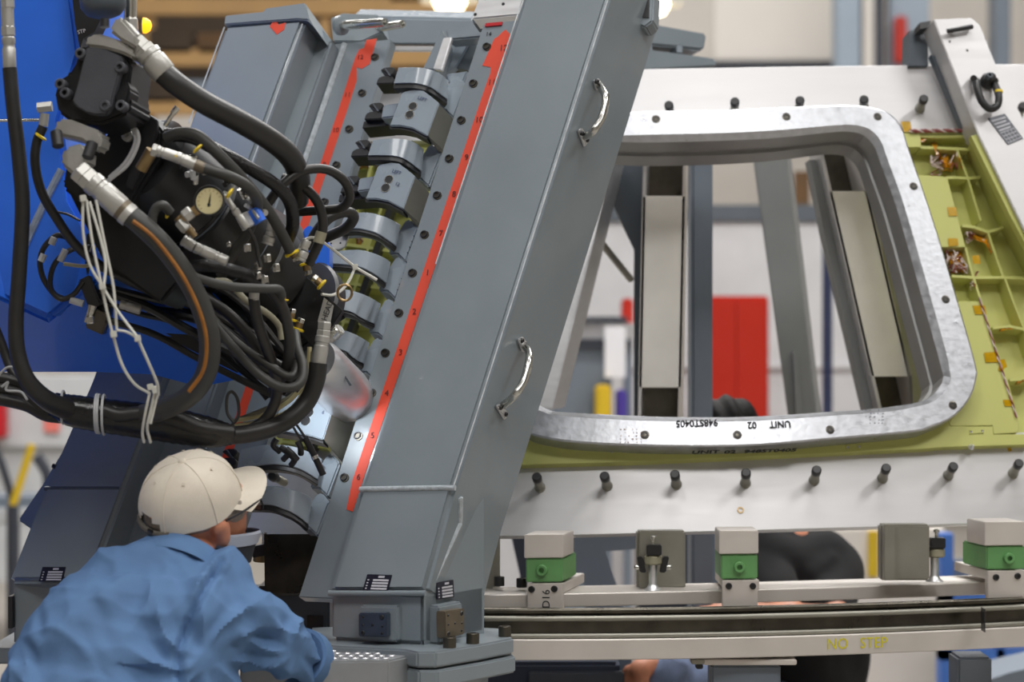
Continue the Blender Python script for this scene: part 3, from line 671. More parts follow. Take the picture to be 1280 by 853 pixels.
# fastener plates on the lower edge
for x, y, a in ((772, 565, 0), (1067, 559, -1), (1221, 539.5, -1.5)):
    pl_ = sprism('fastener_plate', [(x-9, y-2.5-a*.3), (x+9, y-2.5+a*.6), (x+9, y+2.5+a*.6), (x-9, y+2.5-a*.3)], 0.031, 0.003, 'green', T)
    for s in (-7, 7): bolt('rivet', SR.at(x+s, y+a*s*.05, 0.031), SR.normal(x, y), .004, .001, 'steel', pl_, 0.6, 10)
lathe('rivet_cone', SR.at(1214, 559, 0.03), SR.normal(1214, 559), [(0, .008), (.008, .003), (.012, .002)], 'alu', T, 14)

# amber film tape pieces, loom and wires
def film(label, poly, name='film_tape', doff=0.0325):
    o = sprism(name, poly, doff, 0.0006, 'kapton', None); tag(o, label, 'tape', 'amber film tape on the green panel'); return o
film('amber tape square halfway along the upper green land', [(1184, 259), (1195, 259), (1197, 270), (1186, 270)])
film('amber tape square at the foot of the upper green land', [(1185, 298), (1197, 298), (1198, 307), (1186, 308)])
film('amber tape square at the head of the lower green land', [(1216, 382), (1231, 382), (1233, 393), (1219, 393)])
film('largest amber tape piece, midway down the lower green land', [(1230, 441), (1247, 440), (1250, 453), (1232, 453)])
film('small torn amber tape piece astride the wire loom', [(1250, 450), (1256, 449), (1259, 459), (1255, 461), (1254, 465), (1248, 463)])
film('amber tape square near the lower corner of the green land', [(1254, 500), (1266, 500), (1268, 508), (1256, 508)])
film('amber tape flag on the upper silver plate beside the frame corner', [(1126, 152), (1138, 152), (1140, 164), (1130, 165)], doff=0.012)
film('small yellow tape chip on the lower silver plate, near its right end', [(1258, 558), (1263, 557), (1265, 564), (1261, 565)], doff=0.002)
film('amber tape square on the rib right of the wire pocket', [(1215, 320), (1224, 319), (1226, 330), (1217, 330)])
T = thing('wire_loom', 'twisted maroon and white wire loom over the top of the green panel', 'wire')
for ph, m in ((0, 'wire'), (2.1, 'wirer'), (4.2, 'wirer')):
    tube('strand', [SR.at(1137+i*2.0, 164-i*0.02+1.6*math.sin(i*0.9+ph), 0.034+0.004*math.cos(i*0.9+ph)) for i in range(38)], 0.0024, m, T, 6, 2)
T = thing('wire_loom', 'thin loom running down the edge of the lower green land', 'wire')
for ph, m in ((0, 'wire'), (3.1, 'wirer')):
    tube('strand', [SR.at(1224+i*1.0+0.8*math.sin(i+ph), 372+i*3.2, 0.033+0.003*math.cos(i+ph)) for i in range(48)], 0.0018, m, T, 6, 2)
def tangle(label, cx, cy, rx, ry, n, seed):
    rnd = random.Random(seed)
    T = thing('wire_bundle', label, 'wire')
    for k in range(n):
        pts = []; x, y = cx+rnd.uniform(-rx, rx)*.6, cy+rnd.uniform(-ry, ry)*.6
        for i in range(5):
            pts.append(SR.at(x, y, rnd.uniform(-0.005, 0.035))); x = min(cx+rx, max(cx-rx, x+rnd.uniform(-rx, rx)*.8)); y = min(cy+ry, max(cy-ry, y+rnd.uniform(-ry, ry)*.8))
        tube('strand', pts, 0.0016, 'wire' if k % 3 else 'wirer', T, 5, 5)
    return T
def wrap(T, quad, doff=0.03):
    rnd = random.Random(int(quad[0][0])); P = [(x+rnd.uniform(-1, 1), y+rnd.uniform(-1, 1)) for x, y in dens(quad, 5)]
    bm = bmesh.new(); cx = sum(p[0] for p in P)/len(P); cy = sum(p[1] for p in P)/len(P); n = len(P)
    o = [SR.at(x, y, -0.012) for x, y in P]; i_ = [SR.at((x+cx)/2+rnd.uniform(-1, 1), (y+cy)/2, doff*rnd.uniform(.6, 1.2)) for x, y in P]
    bm_add(bm, o+i_+[SR.at(cx, cy, doff)], [[k, (k+1) % n, (k+1) % n+n, k+n] for k in range(n)]+[[k+n, (k+1) % n+n, 2*n] for k in range(n)]+[list(range(n-1, -1, -1))])
    return finish('film_wrap', bm, 'amber', T)
t = tangle('wires under crumpled amber film in the topmost green pocket', 1180, 205, 16, 14, 9, 3)
wrap(t, [(1174, 196), (1186, 192), (1194, 206), (1190, 216), (1176, 214)]); wrap(t, [(1164, 178), (1171, 178), (1176, 196), (1170, 200)]); wrap(t, [(1196, 190), (1201, 192), (1206, 214), (1202, 218)]); wrap(t, [(1148, 172), (1160, 172), (1158, 180), (1150, 180)])
t = tangle('bundle of loose white wires and amber film in the square green pocket', 1196, 327, 13, 14, 14, 5)
wrap(t, [(1180, 312), (1207, 311), (1211, 340), (1190, 343)], 0.004); wrap(t, [(1184, 322), (1196, 324), (1194, 334), (1186, 332)])
t = tangle('short wires on the rib above the middle green pocket', 1212, 297, 7, 7, 5, 8)
wrap(t, [(1210, 290), (1236, 295), (1248, 325), (1243, 326), (1232, 300), (1212, 297)], 0.02)
t = tangle('wire ends under the amber film at the lower right of the panel', 1218, 352, 5, 12, 4, 9)
wrap(t, [(1215, 350), (1220, 352), (1222, 366), (1218, 364)], 0.03); wrap(t, [(1243, 411), (1262, 409), (1276, 411), (1262, 413), (1246, 416)], 0.026); wrap(t, [(1264, 475), (1290, 473), (1290, 477), (1268, 482)], 0.026)
t = tangle('wires and amber film glimpsed below the second curved clamp strap', 455, 203, 22, 6, 7, 12); wrap(t, [(436, 200), (476, 198), (470, 210), (440, 212)], 0.02)
t = tangle('wires in the green pocket over the strap crossed by the tie', 449, 302, 5, 9, 5, 14); wrap(t, [(446, 292), (454, 292), (452, 312), (444, 312)], 0.012)

# machined window frame
T = thing('window_frame', 'bright machined aluminium window frame with rounded corners and stencilled number', 'window frame')
OUT = [(735, 152), (790, 140), (900, 137.5), (1000, 133), (1060, 131), (1090, 134), (1113, 142), (1128, 160), (1138, 190), (1163, 262), (1190, 350), (1219, 451), (1221, 472), (1213, 497), (1192, 521), (1161, 535), (1140, 540), (1038, 549), (940, 557), (830, 558), (731, 554), (682, 548), (655, 539), (634, 520), (626, 490), (640, 440), (690, 280), (715, 190)]
INN = [(755, 174), (800, 175.5), (844, 175), (900, 173.5), (970, 170), (1040, 163), (1062, 162), (1080, 166), (1094, 180), (1104, 206), (1124, 262), (1158, 382), (1180, 462), (1181, 475), (1167, 493), (1150, 501), (1100, 508.5), (1038, 513), (940, 519), (860, 519.5), (797, 518), (700, 513), (682, 509), (666, 498), (659, 478), (670, 430), (702, 320), (735, 205)]
def polar(loop, c, N):
    P = spline([(x, y, 0) for x, y in loop]+[(loop[0][0], loop[0][1], 0)], 10); out = []
    A = [(math.atan2(p.y-c[1], p.x-c[0]), p) for p in P]
    for i in range(N):
        th = -math.pi+2*math.pi*i/N; best = None; r = V((math.cos(th), math.sin(th)))
        for p, q in zip(P, P[1:]):
            a = V((p.x-c[0], p.y-c[1])); b = V((q.x-c[0], q.y-c[1])); e = b-a; den = r.x*e.y-r.y*e.x
            if abs(den) < 1e-9: continue
            t = (a.x*e.y-a.y*e.x)/den; u = (a.x*r.y-a.y*r.x)/den
            if t > 0 and -1e-6 <= u <= 1+1e-6: best = t if best is None else max(best, t)
        out.append((c[0]+r.x*best, c[1]+r.y*best))
    return out
NP = 200; cen = (930, 340)
po, pi_ = polar(OUT, cen, NP), polar(INN, cen, NP)
FO = 0.085
def loop_at(P, back=0.0, inset=0.0, doff=FO):
    out = []
    for i, (x, y) in enumerate(P):
        p = SR.at(x, y, doff); n = SR.normal(x, y)
        tx, ty = cen[0]-x, cen[1]-y; l = math.hypot(tx, ty)
        q = SR.at(x+tx/l*4, y+ty/l*4, doff); out.append(p-n*back+(q-p).normalized()*inset)
    return out
def lerpP(A, B, t): return [(a[0]+(b[0]-a[0])*t, a[1]+(b[1]-a[1])*t) for a, b in zip(A, B)]
loops = [loop_at(po, 0.070), loop_at(po, 0.003), loop_at(lerpP(po, pi_, 0.05), 0.0), loop_at(lerpP(po, pi_, 0.40), 0.0),
         loop_at(lerpP(po, pi_, 0.80), 0.0), loop_at(pi_, 0.012)]
loops2 = [loop_at(pi_, 0.012), loop_at(pi_, 0.080), loop_at(pi_, 0.081, 0.007), loop_at(pi_, 0.135, 0.008), loop_at(pi_, 0.136, -0.03), loop_at(pi_, 0.070, -0.03)]
def ringmesh(name, LL, m, par):
    bm = bmesh.new(); R = [[bm.verts.new(p) for p in lp] for lp in LL]
    for A_, B_ in zip(R, R[1:]):
        for i in range(NP): bm.faces.new((A_[i], A_[(i+1) % NP], B_[(i+1) % NP], B_[i]))
    bmesh.ops.recalc_face_normals(bm, faces=bm.faces)
    me = bpy.data.meshes.new(name); bm.to_mesh(me); bm.free()
    o = link(name, me, m, par); me.set_sharp_from_angle(angle=math.radians(7)); return o
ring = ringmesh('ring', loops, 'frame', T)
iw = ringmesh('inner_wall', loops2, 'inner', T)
for x, y in ((820, 149), (983, 146), (1097, 146), (1142, 233), (1182, 374.5), (1191, 507), (1037.5, 537.5), (921.6, 544), (806, 544), (652, 522)):
    lathe('screw_hole', SR.at(x, y, FO)-SR.normal(x, y)*.003, SR.normal(x, y), [(0, .0108), (.0034, .0108), (.0036, .0100)], 'dsteel', T, 18)
    bolt('screw', SR.at(x, y, FO), SR.normal(x, y), 0.0084, 0.0012, 'black', T, 0.45, 14)
class Off:
    def __init__(s, sf, doff): s.sf, s.d = sf, doff
    def at(s, x, y, off=0): return s.sf.at(x, y, s.d+off)
    def normal(s, x, y): return s.sf.normal(x, y)
SF = Off(SR, FO+0.0015)
for s, x, y in (('UNIT', 975, 530.5), ('02', 940, 531.5), ('948ST0405', 871, 529)):
    ptext(s, SF, x, y, -3, 0.1, 0, 3, 12.5, 'ink', T, 'stencil', stretch=0.93, bold=0.02)
for cx_, cy_, m_ in ((790, 545, 'orange'), (1092, 521, 'dgrey')):
    bm = bmesh.new(); rnd = random.Random(cx_)
    for k in range(34):
        add_lathe(bm, SF.at(cx_+rnd.choice((-14, -9, -4, 1, 6, 11)) + rnd.uniform(-1, 1), cy_+rnd.choice((-8, -4, 0, 4, 8)), 0.0), SF.normal(cx_, cy_), [(0, .0012), (.0005, .0012)], 6)
    finish('dot_marks', bm, m_, T, kind='stuff')
# stencil on the lower edge of the ring
def edge_text(s, x, y):
    n = SR.normal(x, y); p = SR.at(x, y-9.5, FO)-n*0.024; r = SR.at(x+3, y-9.5-0.1, FO)-SR.at(x-3, y-9.5+0.1, FO)
    dn = r.cross(n).normalized()
    if dn.z > 0: dn = -dn
    text(s, p+dn*0.0068, r, n, 0.029, 'ink', T, 'edge_stencil', 0.0006, 0.95, None, 0.035)
edge_text('UNIT', 883, 567); edge_text('02', 914, 567); edge_text('948ST0405', 965, 565.5)
# figures on the upper inner wall
for y, b in ((180, 0.045), (180, 0.105)):
    p = SR.at(757, 176, FO)-SR.normal(757, 176)*b; u = SR.normal(757, 176)
    text('3', p+V((0, 0, -0.0125 if b > .08 else -0.003)), u, V((1, 0, 0)), 0.032, 'ink', T, 'inner_figure', 0.0008, 1.0)

# diagonal lifting bar at the right
nD = SR.normal(1205, 150)
PD = Plane(nD, 0, 0, 0, p=SR.at(1205, 150, 0.13))
T = thing('lifting_bar', 'silver diagonal bar with a hoist ring and a data plate at the upper right', 'bar')
prism('bar', PD, [(1167, 24), (1214, 22), (1225, 31), (1245, 81), (1330, 250), (1330, 390), (1223, 168)], 0.012, 'plate', T, bevel=0.002)
prism('bar_body', PD, [(1167, 24.5), (1213, 22.5), (1224, 32), (1244, 82), (1288, 167), (1223, 167)], 0.075, 'plate', T, off=-.010, bevel=0.002)
prism('slot', PD, [(1164, 68), (1171, 72), (1208, 160), (1203, 160)], 0.02, 'dgrey', T, off=-0.07)
cyl('handle_bar', PD.at(1184, 39, 0.016), PD.at(1216, 33, 0.016), 0.0065, 'black', T, 14, ch=0.002)
for x, y in ((1190, 38), (1211, 34)): cyl('handle_post', PD.at(x, y, 0.0), PD.at(x, y, 0.016), 0.004, 'black', T, 12)
for x, y in ((1187, 52), (1209, 63)): bolt('bar_hole', PD.at(x, y), nD, .004, .0008, 'black', T, .6, 12)
lathe('hoist_swivel', PD.at(1233, 103), nD, [(0, .019), (.012, .02), (.018, .017), (.022, .012), (.034, .012), (.036, .009)], 'black', T, 22)
tube('hoist_ring', [PD.at(x, y, o) for x, y, o in ((1219, 100, .016), (1222, 112, .03), (1228, 128, .03), (1238, 136, .028), (1247, 131, .028), (1248, 118, .03), (1242, 103, .016))], 0.0095, 'black', T, 14)
for x, y in ((1217, 98), (1244, 101)): cyl('swivel_pin', PD.at(x, y, .006), PD.at(x, y, .028), .0085, 'black', T, 14)
bolt('hoist_bolt', PD.at(1235, 96, .034), nD, .008, .012, 'dgrey', T)
cyl('yellow_mark', PD.at(1248.2, 113.5, .030), PD.at(1248.4, 116, .030), .0105, 'yellow', T, 14)
quad = [(1235, 148), (1256, 142), (1279, 173), (1260, 181)]
pt = prism('data_plate', PD, quad, 0.002, 'dplate', T, off=0.002)
bm = bmesh.new()
def q(u, v):
    a = V(quad[0]).lerp(V(quad[1]), u); b = V(quad[3]).lerp(V(quad[2]), u); c = a.lerp(b, v); return (c.x, c.y)
for i in range(4): add_prism(bm, [PD.at(*q(a, b), 0.0026) for a, b in ((.1, .1+i*.12), (.9-.1*(i % 2), .1+i*.12), (.9-.1*(i % 2), .15+i*.12), (.1, .15+i*.12))], -nD*.001)
for i in range(5): add_prism(bm, [PD.at(*q(a, b), 0.0026) for a, b in ((.06+i*.21, .56), (.08+i*.21, .56), (.08+i*.21, .95), (.06+i*.21, .95))], -nD*.001)
for i in range(4): add_prism(bm, [PD.at(*q(a, b), 0.0026) for a, b in ((.06, .56+i*.125), (.94, .56+i*.125), (.94, .58+i*.125), (.06, .58+i*.125))], -nD*.001)
finish('plate_lines', bm, 'lwhite', pt)
prism('end_block', PD, [(1137, 38), (1160, 37), (1160, 82), (1136, 82)], 0.05, 'dgrey', T, off=-0.10)
prism('black_strap', PD, [(1150, 28), (1164, 26), (1162, 34), (1150, 36)], 0.04, 'black', T, off=-0.05)

# ================================================================ members seen through the window
T = thing('box_channel', 'pale aluminium box channel behind the left half of the window', 'channel')
def channel(xs_t, xs_b, yt, yb, ext_t, ext_b, d, th, parent, dvec):
    PC = Plane((0, -1, 0), 0, 0, d); (a, b), (c, e) = xs_t, xs_b
    lr = lambda y: (a+(c-a)*(y-yt)/(yb-yt), b+(e-b)*(y-yt)/(yb-yt))
    prism('front_wall', PC, [(a, yt), (b, yt), (e, yb), (c, yb)], 0.012, 'chan', parent, vec=V((0, 0.012, 0)), bevel=0.002)
    l0, r0 = lr(yt-ext_t); l1, r1 = lr(yb+ext_b)
    prism('side_wall', PC, [(l0, yt-ext_t), (l0+4, yt-ext_t), (l1+4, yb+ext_b), (l1, yb+ext_b)], th, 'alu', parent, vec=dvec, off=0.0)
    prism('side_wall', PC, [(r0-4, yt-ext_t), (r0, yt-ext_t), (r1, yb+ext_b), (r1-4, yb+ext_b)], th, 'rail', parent, vec=dvec)
    prism('back_wall', Plane((0, -1, 0), 0, 0, 0, p=PC.o+dvec), [(l0+1, yt-ext_t), (r0, yt-ext_t), (r1, yb+ext_b), (l1+1, yb+ext_b)], 0.01, 'dsteel', parent, vec=V((0, .01, 0)))
channel((803, 857), (798, 852), 245, 485, 60, 60, 6.22, 0.12, T, V((0.014, 0.12, 0)))
T = thing('box_channel', 'leaning aluminium box channel behind the right half of the window', 'channel')
channel((1036, 1085), (1089, 1139), 239, 471, 55, 60, 6.22, 0.13, T, V((-0.012, 0.13, 0.0)))
T = thing('curved_web', 'grey curved web plate beside the right box channel', 'plate')
PW = Plane((0.1, -1, 0.3), 1120, 350, 6.26)
prism('web', PW, [(1066, 200), (1080, 205), (1092, 225), (1180, 470), (1178, 515), (1142, 515), (1140, 470)], 0.03, 'olive_alu', T)
prism('web_lip', PW, [(1078, 203), (1092, 208), (1104, 232), (1186, 470), (1180, 480), (1092, 228)], 0.05, 'alu', T, off=0.03)
T = thing('side_plate', 'dark grey plate flanking the right box channel', 'plate')
prism('plate', Plane((0, -1, 0), 0, 0, 6.28), [(1012, 200), (1030, 200), (1040, 250), (1093, 475), (1093, 525), (1085, 525), (1032, 300)], 0.1, 'midgrey', T, vec=V((0, .1, 0)))
T = thing('support_plate', 'dark charcoal gusset plate left of the left box channel', 'plate')
prism('plate', Plane((0, -1, 0), 0, 0, 6.40), [(760, 190), (812, 190), (806, 540), (793, 540), (793, 312), (758, 239)], 0.03, 'dgrey', T, vec=V((0, .03, 0)))
T = thing('support_column', 'blue grey square column right of the left box channel', 'column')
pbox('column', 864, 170, 891, 900, 6.5, 0.14, 'bgrey', T, 0.008)
T = thing('support_column', 'grey leaning flat column in the middle of the window', 'column')
PK = Plane((0, -1, 0), 0, 0, 6.9)
prism('column', PK, [(940, 190), (982, 190), (1022, 530), (986, 530)], .1, 'midgrey', T, vec=V((0.03, .12, 0)), bevel=.004)
prism('edge_rib', PK, [(991, 440), (997, 440), (1004, 530), (996, 530)], .02, 'midgrey', T, off=0.02, vec=V((0, .02, 0)))
T = thing('inner_leg', 'dull aluminium leaning leg just right of the big post', 'leg')
prism('leg', Plane((-0.15, -1, 0.3), 700, 350, 6.16), [(742, 195), (768, 195), (690, 512), (655, 512)], 0.06, 'alu', T, bevel=.003, vec=V((0.035, .14, 0)))
T = thing('stay_rod', 'thin dark stay rod slanting between leg and gusset', 'rod')
cyl('rod', W(735, 283, 6.32), W(789, 350, 6.5), 0.0095, 'olive_alu', T, 14, ch=.002)

# ================================================================ support rail under the lower plate
def ring_pts(ytop, d0, y0, x0, x1, n=26, dz=0.0, dy=0.0):
    h = (y0-CY)*d0; out = []
    for i in range(n+1):
        x = x0+(x1-x0)*i/n; d = h/(ytop(x)-CY); p = W(x, ytop(x), d); out.append(V((p.x, p.y+dy, p.z+dz)))
    return out
def ring_box(name, P, h, t, m, parent, bevel=0.002):
    bm = bmesh.new(); R = [[bm.verts.new(p+V(o)) for o in ((0, 0, 0), (0, 0, -h), (0, t, -h), (0, t, 0))] for p in P]
    for A_, B_ in zip(R, R[1:]):
        for k in range(4): bm.faces.new((A_[k], A_[(k+1) % 4], B_[(k+1) % 4], B_[k]))
    bm.faces.new(R[0]); bm.faces.new(R[-1][::-1]); return finish(name, bm, m, parent, bevel, 1)
def quadf(pts):
    (xa, ya), (xb, yb), (xc, yc) = pts
    return lambda x: ya*(x-xb)*(x-xc)/((xa-xb)*(xa-xc))+yb*(x-xa)*(x-xc)/((xb-xa)*(xb-xc))+yc*(x-xa)*(x-xb)/((xc-xa)*(xc-xb))
yb_ = quadf(((650, 800), (930, 797), (1280, 784)))
T = thing('ring_beam', 'long pale beam stencilled NO STEP with dark round rails above it', 'beam')
RB = ring_pts(yb_, 5.30, 800, 590, 1310)
ring_box('beam', RB, 0.0455, 0.10, 'rail', T)
for dz, dy, r, m, nm in ((0.006, 0.014, 0.0058, 'olive_alu', 'guide_rail'), (0.043, 0.022, 0.0062, 'olive_alu', 'guide_rail'), (0.058, 0.035, 0.008, 'dsteel', 'guide_rail')):
    tube(nm, [p+V((0, dy, dz)) for p in RB], r, m, T, 10, 2)
ring_box('rail_web', [p+V((0, 0.03, 0.05)) for p in RB], 0.05, 0.05, 'dsteel', T)
cut = [p for p in RB]; jx = W(1229, 775, 5.46); box('rail_joint', jx+V((0, -0.0, 0.0)), V((.0012, 0, 0)), V((0, .02, 0)), V((0, 0, .026)), 'black', T)
PN = None
for s, x in (('NO', 1047), ('STEP', 1092)):
    y = yb_(x)+13; h = (800-CY)*5.30; d = h/(yb_(x)-CY); d2 = h/(yb_(x+4)-CY)
    p = W(x, y-1, d); r = W(x+4, yb_(x+4)+13-1, d2)-p
    text(s, p+V((0, -.001, 0)), r, V((0, 0, 1)), 0.034, 'yink', T, 'stencil', .0006, 0.95)
for x in (650, 930, 1217):                       # legs to the floor
    pass
pbox('post', 1197, 822, 1240, 1500, 5.62, 0.12, 'bgrey', T, .006)
T2 = T
pbox('bracket_plate', 879, 825, 996, 832, 5.36, 0.1, 'rail', T, .002)
pbox('post', 889, 832, 976, 1500, 5.38, 0.10, 'bgrey', T, .005)
pbox('bolt_head', 870, 831, 879, 837, 5.36, .03, 'black', T, .002); pbox('tab', 864, 825, 881, 831, 5.35, .05, 'olive_alu', T, .002)

ys_ = quadf(((700, 742.5), (951, 737), (1232, 728)))
T = thing('support_shelf', 'pale flat shelf beam carrying the green clamp blocks', 'shelf')
SB = ring_pts(ys_, 5.42, 742.5, 600, 1310)
ring_box('shelf', SB, 0.030, 0.17, 'rail', T)
for xa, xb, yt, yb, nm in ((796, 857, 664, 736, 'stem'), (1101, 1162, 656, 726, 'stem'), (598, 625, 668, 738, 'stem')):
    pbox(nm, xa, yt, xb, yb, 5.56, 0.05, 'olive_alu', T, .004)
    pbox('stem_rib', xa+4, yt, xa+18, yb, 5.53, 0.03, 'olive_alu', T, .002)
for x, y in ((624, 731), (652, 733)): bolt('shelf_bolt', W(x, y, 5.50), (0, 0, 1), .012, .018, 'black', T)
def gblock(label, x0, x1, ycap, ygr, ygb, ylo, d, bx, bvec, bolts, writing=None):
    T = thing('green_clamp_block', label, 'clamp')
    PG = Plane((0, -1, 0), 0, 0, d); bv = V(bvec)
    prism('cap', PG, [(x0-2, ycap), (x1+1, ycap-.4), (x1+1, ygr-.6), (x0-2, ygr)], 0, 'rail', T, vec=bv*0.12, bevel=.0015)
    prism('body', PG, [(x0, ygr+.5), (x1, ygr), (x1, ygb), (x0, ygb+.5)], 0, 'clampgreen', T, vec=bv*0.16, off=-0.004, bevel=.003)
    prism('lower_plate', PG, [(x0+2, ygb+2), (x1, ygb+1.6), (x1, ylo-.5), (x0+2, ylo)], 0, 'rail', T, vec=bv*0.02, off=0.004, bevel=.0015)
    prism('ledge', PG, [(x0+4, ygb+2), (x1+2, ygb+1.5), (x1+2, ygb+14), (x0+4, ygb+14)], 0, 'rail', T, vec=bv*0.24, off=-0.02, bevel=.0015)
    b = bolt('body_bolt', W(*bx, d+.004), -bv, .0125, .012, 'clampgreen', T, .5, 20)
    for x, y in bolts: bolt('plate_bolt', W(x, y, d-.004), -bv, .0075, .004, 'black', T, .5, 16)
    if writing: text(writing, W(x0+26, (ygb+ylo)/2+3, d-.0045), V((0, 0, 1)), V((-1, 0, 0)), .024, 'ink', T, 'stamped_mark')
gblock('green clamp block nearest the big post, with D16 stamped under it', 657, 703, 669, 698, 728, 764, 5.40, (678, 713), (0.22, 1, 0), ((664.5, 737), (693, 736.5)), 'D16')
gblock('middle green clamp block, under the centre of the lower plate', 901, 947, 664, 693, 724, 760, 5.42, (924, 709), (0, 1, 0), ((911, 733), (941, 733)))
gblock('green clamp block at the right edge, turned to show its left side', 1233, 1281, 653, 682.5, 712, 749, 5.58, (1260, 698), (-0.16, 1, 0), ((1245, 722), (1272, 720.5)))
T = thing('roller_carriage', 'dark steel carriage hanging under the left green clamp block', 'carriage')
pbox('body', 667, 765, 682, 794, 5.40, .06, 'dsteel', T, .003); pbox('body_edge', 684, 769, 688, 792, 5.40, .05, 'rail', T, .001)
def jack(label, x, dx, d):
    T = thing('toggle_jack', label, 'clamp')
    lathe('stem', W(x, 738 if dx == 0 else 727, d), (0, 0, 1), [(0, .022), (.006, .014), (.014, .0095), (.058, .0095)], 'alu', T, 18)
    t = W(x+2*(dx != 0), 706 if dx == 0 else 697, d)
    lathe('pad', t, (0, 0, 1), [(0, .017), (.003, .0205), (.018, .0205), (.021, .017)], 'beige', T, 22)
    e = V((dx*.25, 0, 0))
    box('block', t+V((0.002, -.005, .034)), V((.017, 0, 0)), V((0, .016, 0)), V((0, 0, .012)), 'blackm', T, .002)
    lathe('adjuster', t+V((.001, 0, .046)), (0, 0, 1), [(0, .004), (.012, .004), (.012, .007), (.018, .007), (.020, .004)], 'steel', T, 14)
    for s in ((-1, 1) if dx == 0 else (-1,)):
        c = t+V((s*.026 + (-.008 if dx else 0), .004 if dx == 0 else -.012, .0 if dx == 0 else .010))
        box('arm', c, V((.007, 0, 0)), V((0, .012, 0)), V((s*.004 if dx == 0 else .016, 0, .018)), 'blackm', T, .002)
        bolt('arm_screw', c+V((s*.006, -.004, -.006)), (s, -.4, 0), .006, .01, 'steel', T, .5, 12)
jack('upright toggle jack with a round pad, left of the middle green block', 816, 0, 5.50)
jack('tilted toggle jack with its arm out to the left, near the right green block', 1168, -1, 5.60)

# ================================================================ robot end effector
def fit(name, chain, parent, seg=16, label=None):
    # stepped fitting along a pixel line: list of (x, y, d) ends and [(t, r_px, material, sides)]
    pass
def pcyl(name, a, b, rpx, m, parent, seg=16, r1=None, ch=0.0, label=None):
    d = (a[2]+b[2])/2
    return cyl(name, W(*a), W(*b), rpx*d/F, m, parent, seg, None if r1 is None else r1*d/F, label, ch)
def ferrule(a, b, r, m, parent, name='ferrule'):
    # crimped hose end: collar, sleeve with grooves
    p0, p1 = W(*a), W(*b); L = (p1-p0).length; k = (a[2]+b[2])/2/F; R = r*k
    return lathe(name, p0, p1-p0, [(0, R*.82), (L*.04, R), (L*.22, R), (L*.25, R*.9), (L*.34, R*.9), (L*.37, R), (L*.93, R), (L, R*.9)], m, parent, 22)
def hexnut(a, b, r, m, parent, name='hex_nut'):
    p0, p1 = W(*a), W(*b); k = (a[2]+b[2])/2/F; R = r*k; L = (p1-p0).length
    return lathe(name, p0, p1-p0, [(0, R*.85), (L*.15, R), (L*.85, R), (L, R*.85)], m, parent, 6, smooth=False)
def collar(x, y, d, dx, dy, r, parent, m='yellow'):
    c = W(x, y, d); e = W(x+dx, y+dy, d)-c; R = r*d/F
    return lathe('collar_ring', c-e*.5, e, [(0, R*.8), (e.length*.2, R), (e.length*.8, R), (e.length, R*.8)], m, parent, 18)

RT = thing('robot_end_effector', 'blue robot head with black hydraulic drilling unit aimed at the clamp straps', 'robot')
PA = Plane((-0.12, -1, 0.10), 60, 200, 5.0)
# blue housing: upright cheek and the underside turning away below it
bm = bmesh.new()
front = [(-60, -60), (84, -60), (101, 66), (76, 150), (90, 250), (140, 335), (60, 400), (-60, 345)]
add_prism(bm, [PA.at(x, y) for x, y in front], V((0.06, 0.5, 0)))
finish('housing', bm, 'blue', RT, 0.012)
PU = Plane((-0.05, -0.55, -0.83), 60, 400, 5.03)
bm = bmesh.new(); add_prism(bm, [PU.at(x, y) for x, y in ((-60, 346), (60, 401), (140, 335), (250, 360), (330, 430), (300, 476), (250, 486), (190, 470), (118, 467), (-60, 467))], V((0.0, 0.05, 0.16)))
finish('underside', bm, 'blue', RT, 0.006)
bm = bmesh.new(); add_prism(bm, [W(x, y, 5.05) for x, y in ((75, 205), (150, 190), (330, 300), (400, 420), (300, 470), (200, 420), (120, 340))], V((0.05, 0.3, 0.05))); finish('core', bm, 'blackm', RT, 0.01)
tube('seam_bead', [PA.at(x, y, .001) for x, y in ((77, 212), (60, 245), (38, 292), (26, 318))], .0085, 'bluew', RT, 8, 5)
wbox('wrist', -1.5, -1.18, 5.16, 5.46, 1.62, 2.08, 'blue', RT, .02); wbox('arm', -2.2, -1.45, 5.05, 5.6, 1.2, 2.2, 'blue', RT, .03); wbox('robot_base', -2.2, -1.55, 5.0, 5.6, 0, 1.25, 'blue', RT, .02)
prism('blue_fin', Plane((-.1, -1, .1), 400, 310, 5.2), [(378, 288), (386, 281), (398, 290), (412, 306), (411, 340), (398, 338), (386, 320)], .05, 'blue', RT, bevel=.003)
# black body: square head, drum with bands, flange disc
DIR = (W(372, 388, 5.14)-W(176, 190, 4.78)).normalized()
c0 = W(176, 196, 4.78)
lathe('drum', c0, DIR, [(0, .075), (.01, .10), (.15, .108), (.155, .104), (.165, .104), (.17, .112), (.25, .112), (.255, .106), (.34, .106), (.345, .113), (.43, .113)], 'blackm', RT, 40)
for t in (.162, .252, .3): lathe('drum_band', c0+DIR*t, DIR, [(0, .1055), (.002, .1075), (.004, .1055)], 'dgrey', RT, 40)
PB_ = Plane((-0.30, -1, 0.15), 180, 180, 4.72)
prism('head_block', PB_, [(150, 143), (184, 140), (205, 166), (200, 195), (160, 262), (120, 250), (98, 252), (78, 236), (82, 205), (110, 200)], .12, 'blackm', RT, bevel=.006, seg=2)
prism('block_edge', PB_, [(184, 142), (196, 150), (196, 168), (164, 238), (156, 232)], .012, 'black', RT, off=.010, bevel=.002)
prism('lower_block', PB_, [(76, 222), (98, 220), (150, 262), (200, 300), (230, 345), (200, 380), (130, 330), (96, 262)], .1, 'blackm', RT, off=-.05, bevel=.006)
bolt('port_plug', PB_.at(160, 170, .002), PB_.n, .012, .006, 'cast', RT, .35, 20)
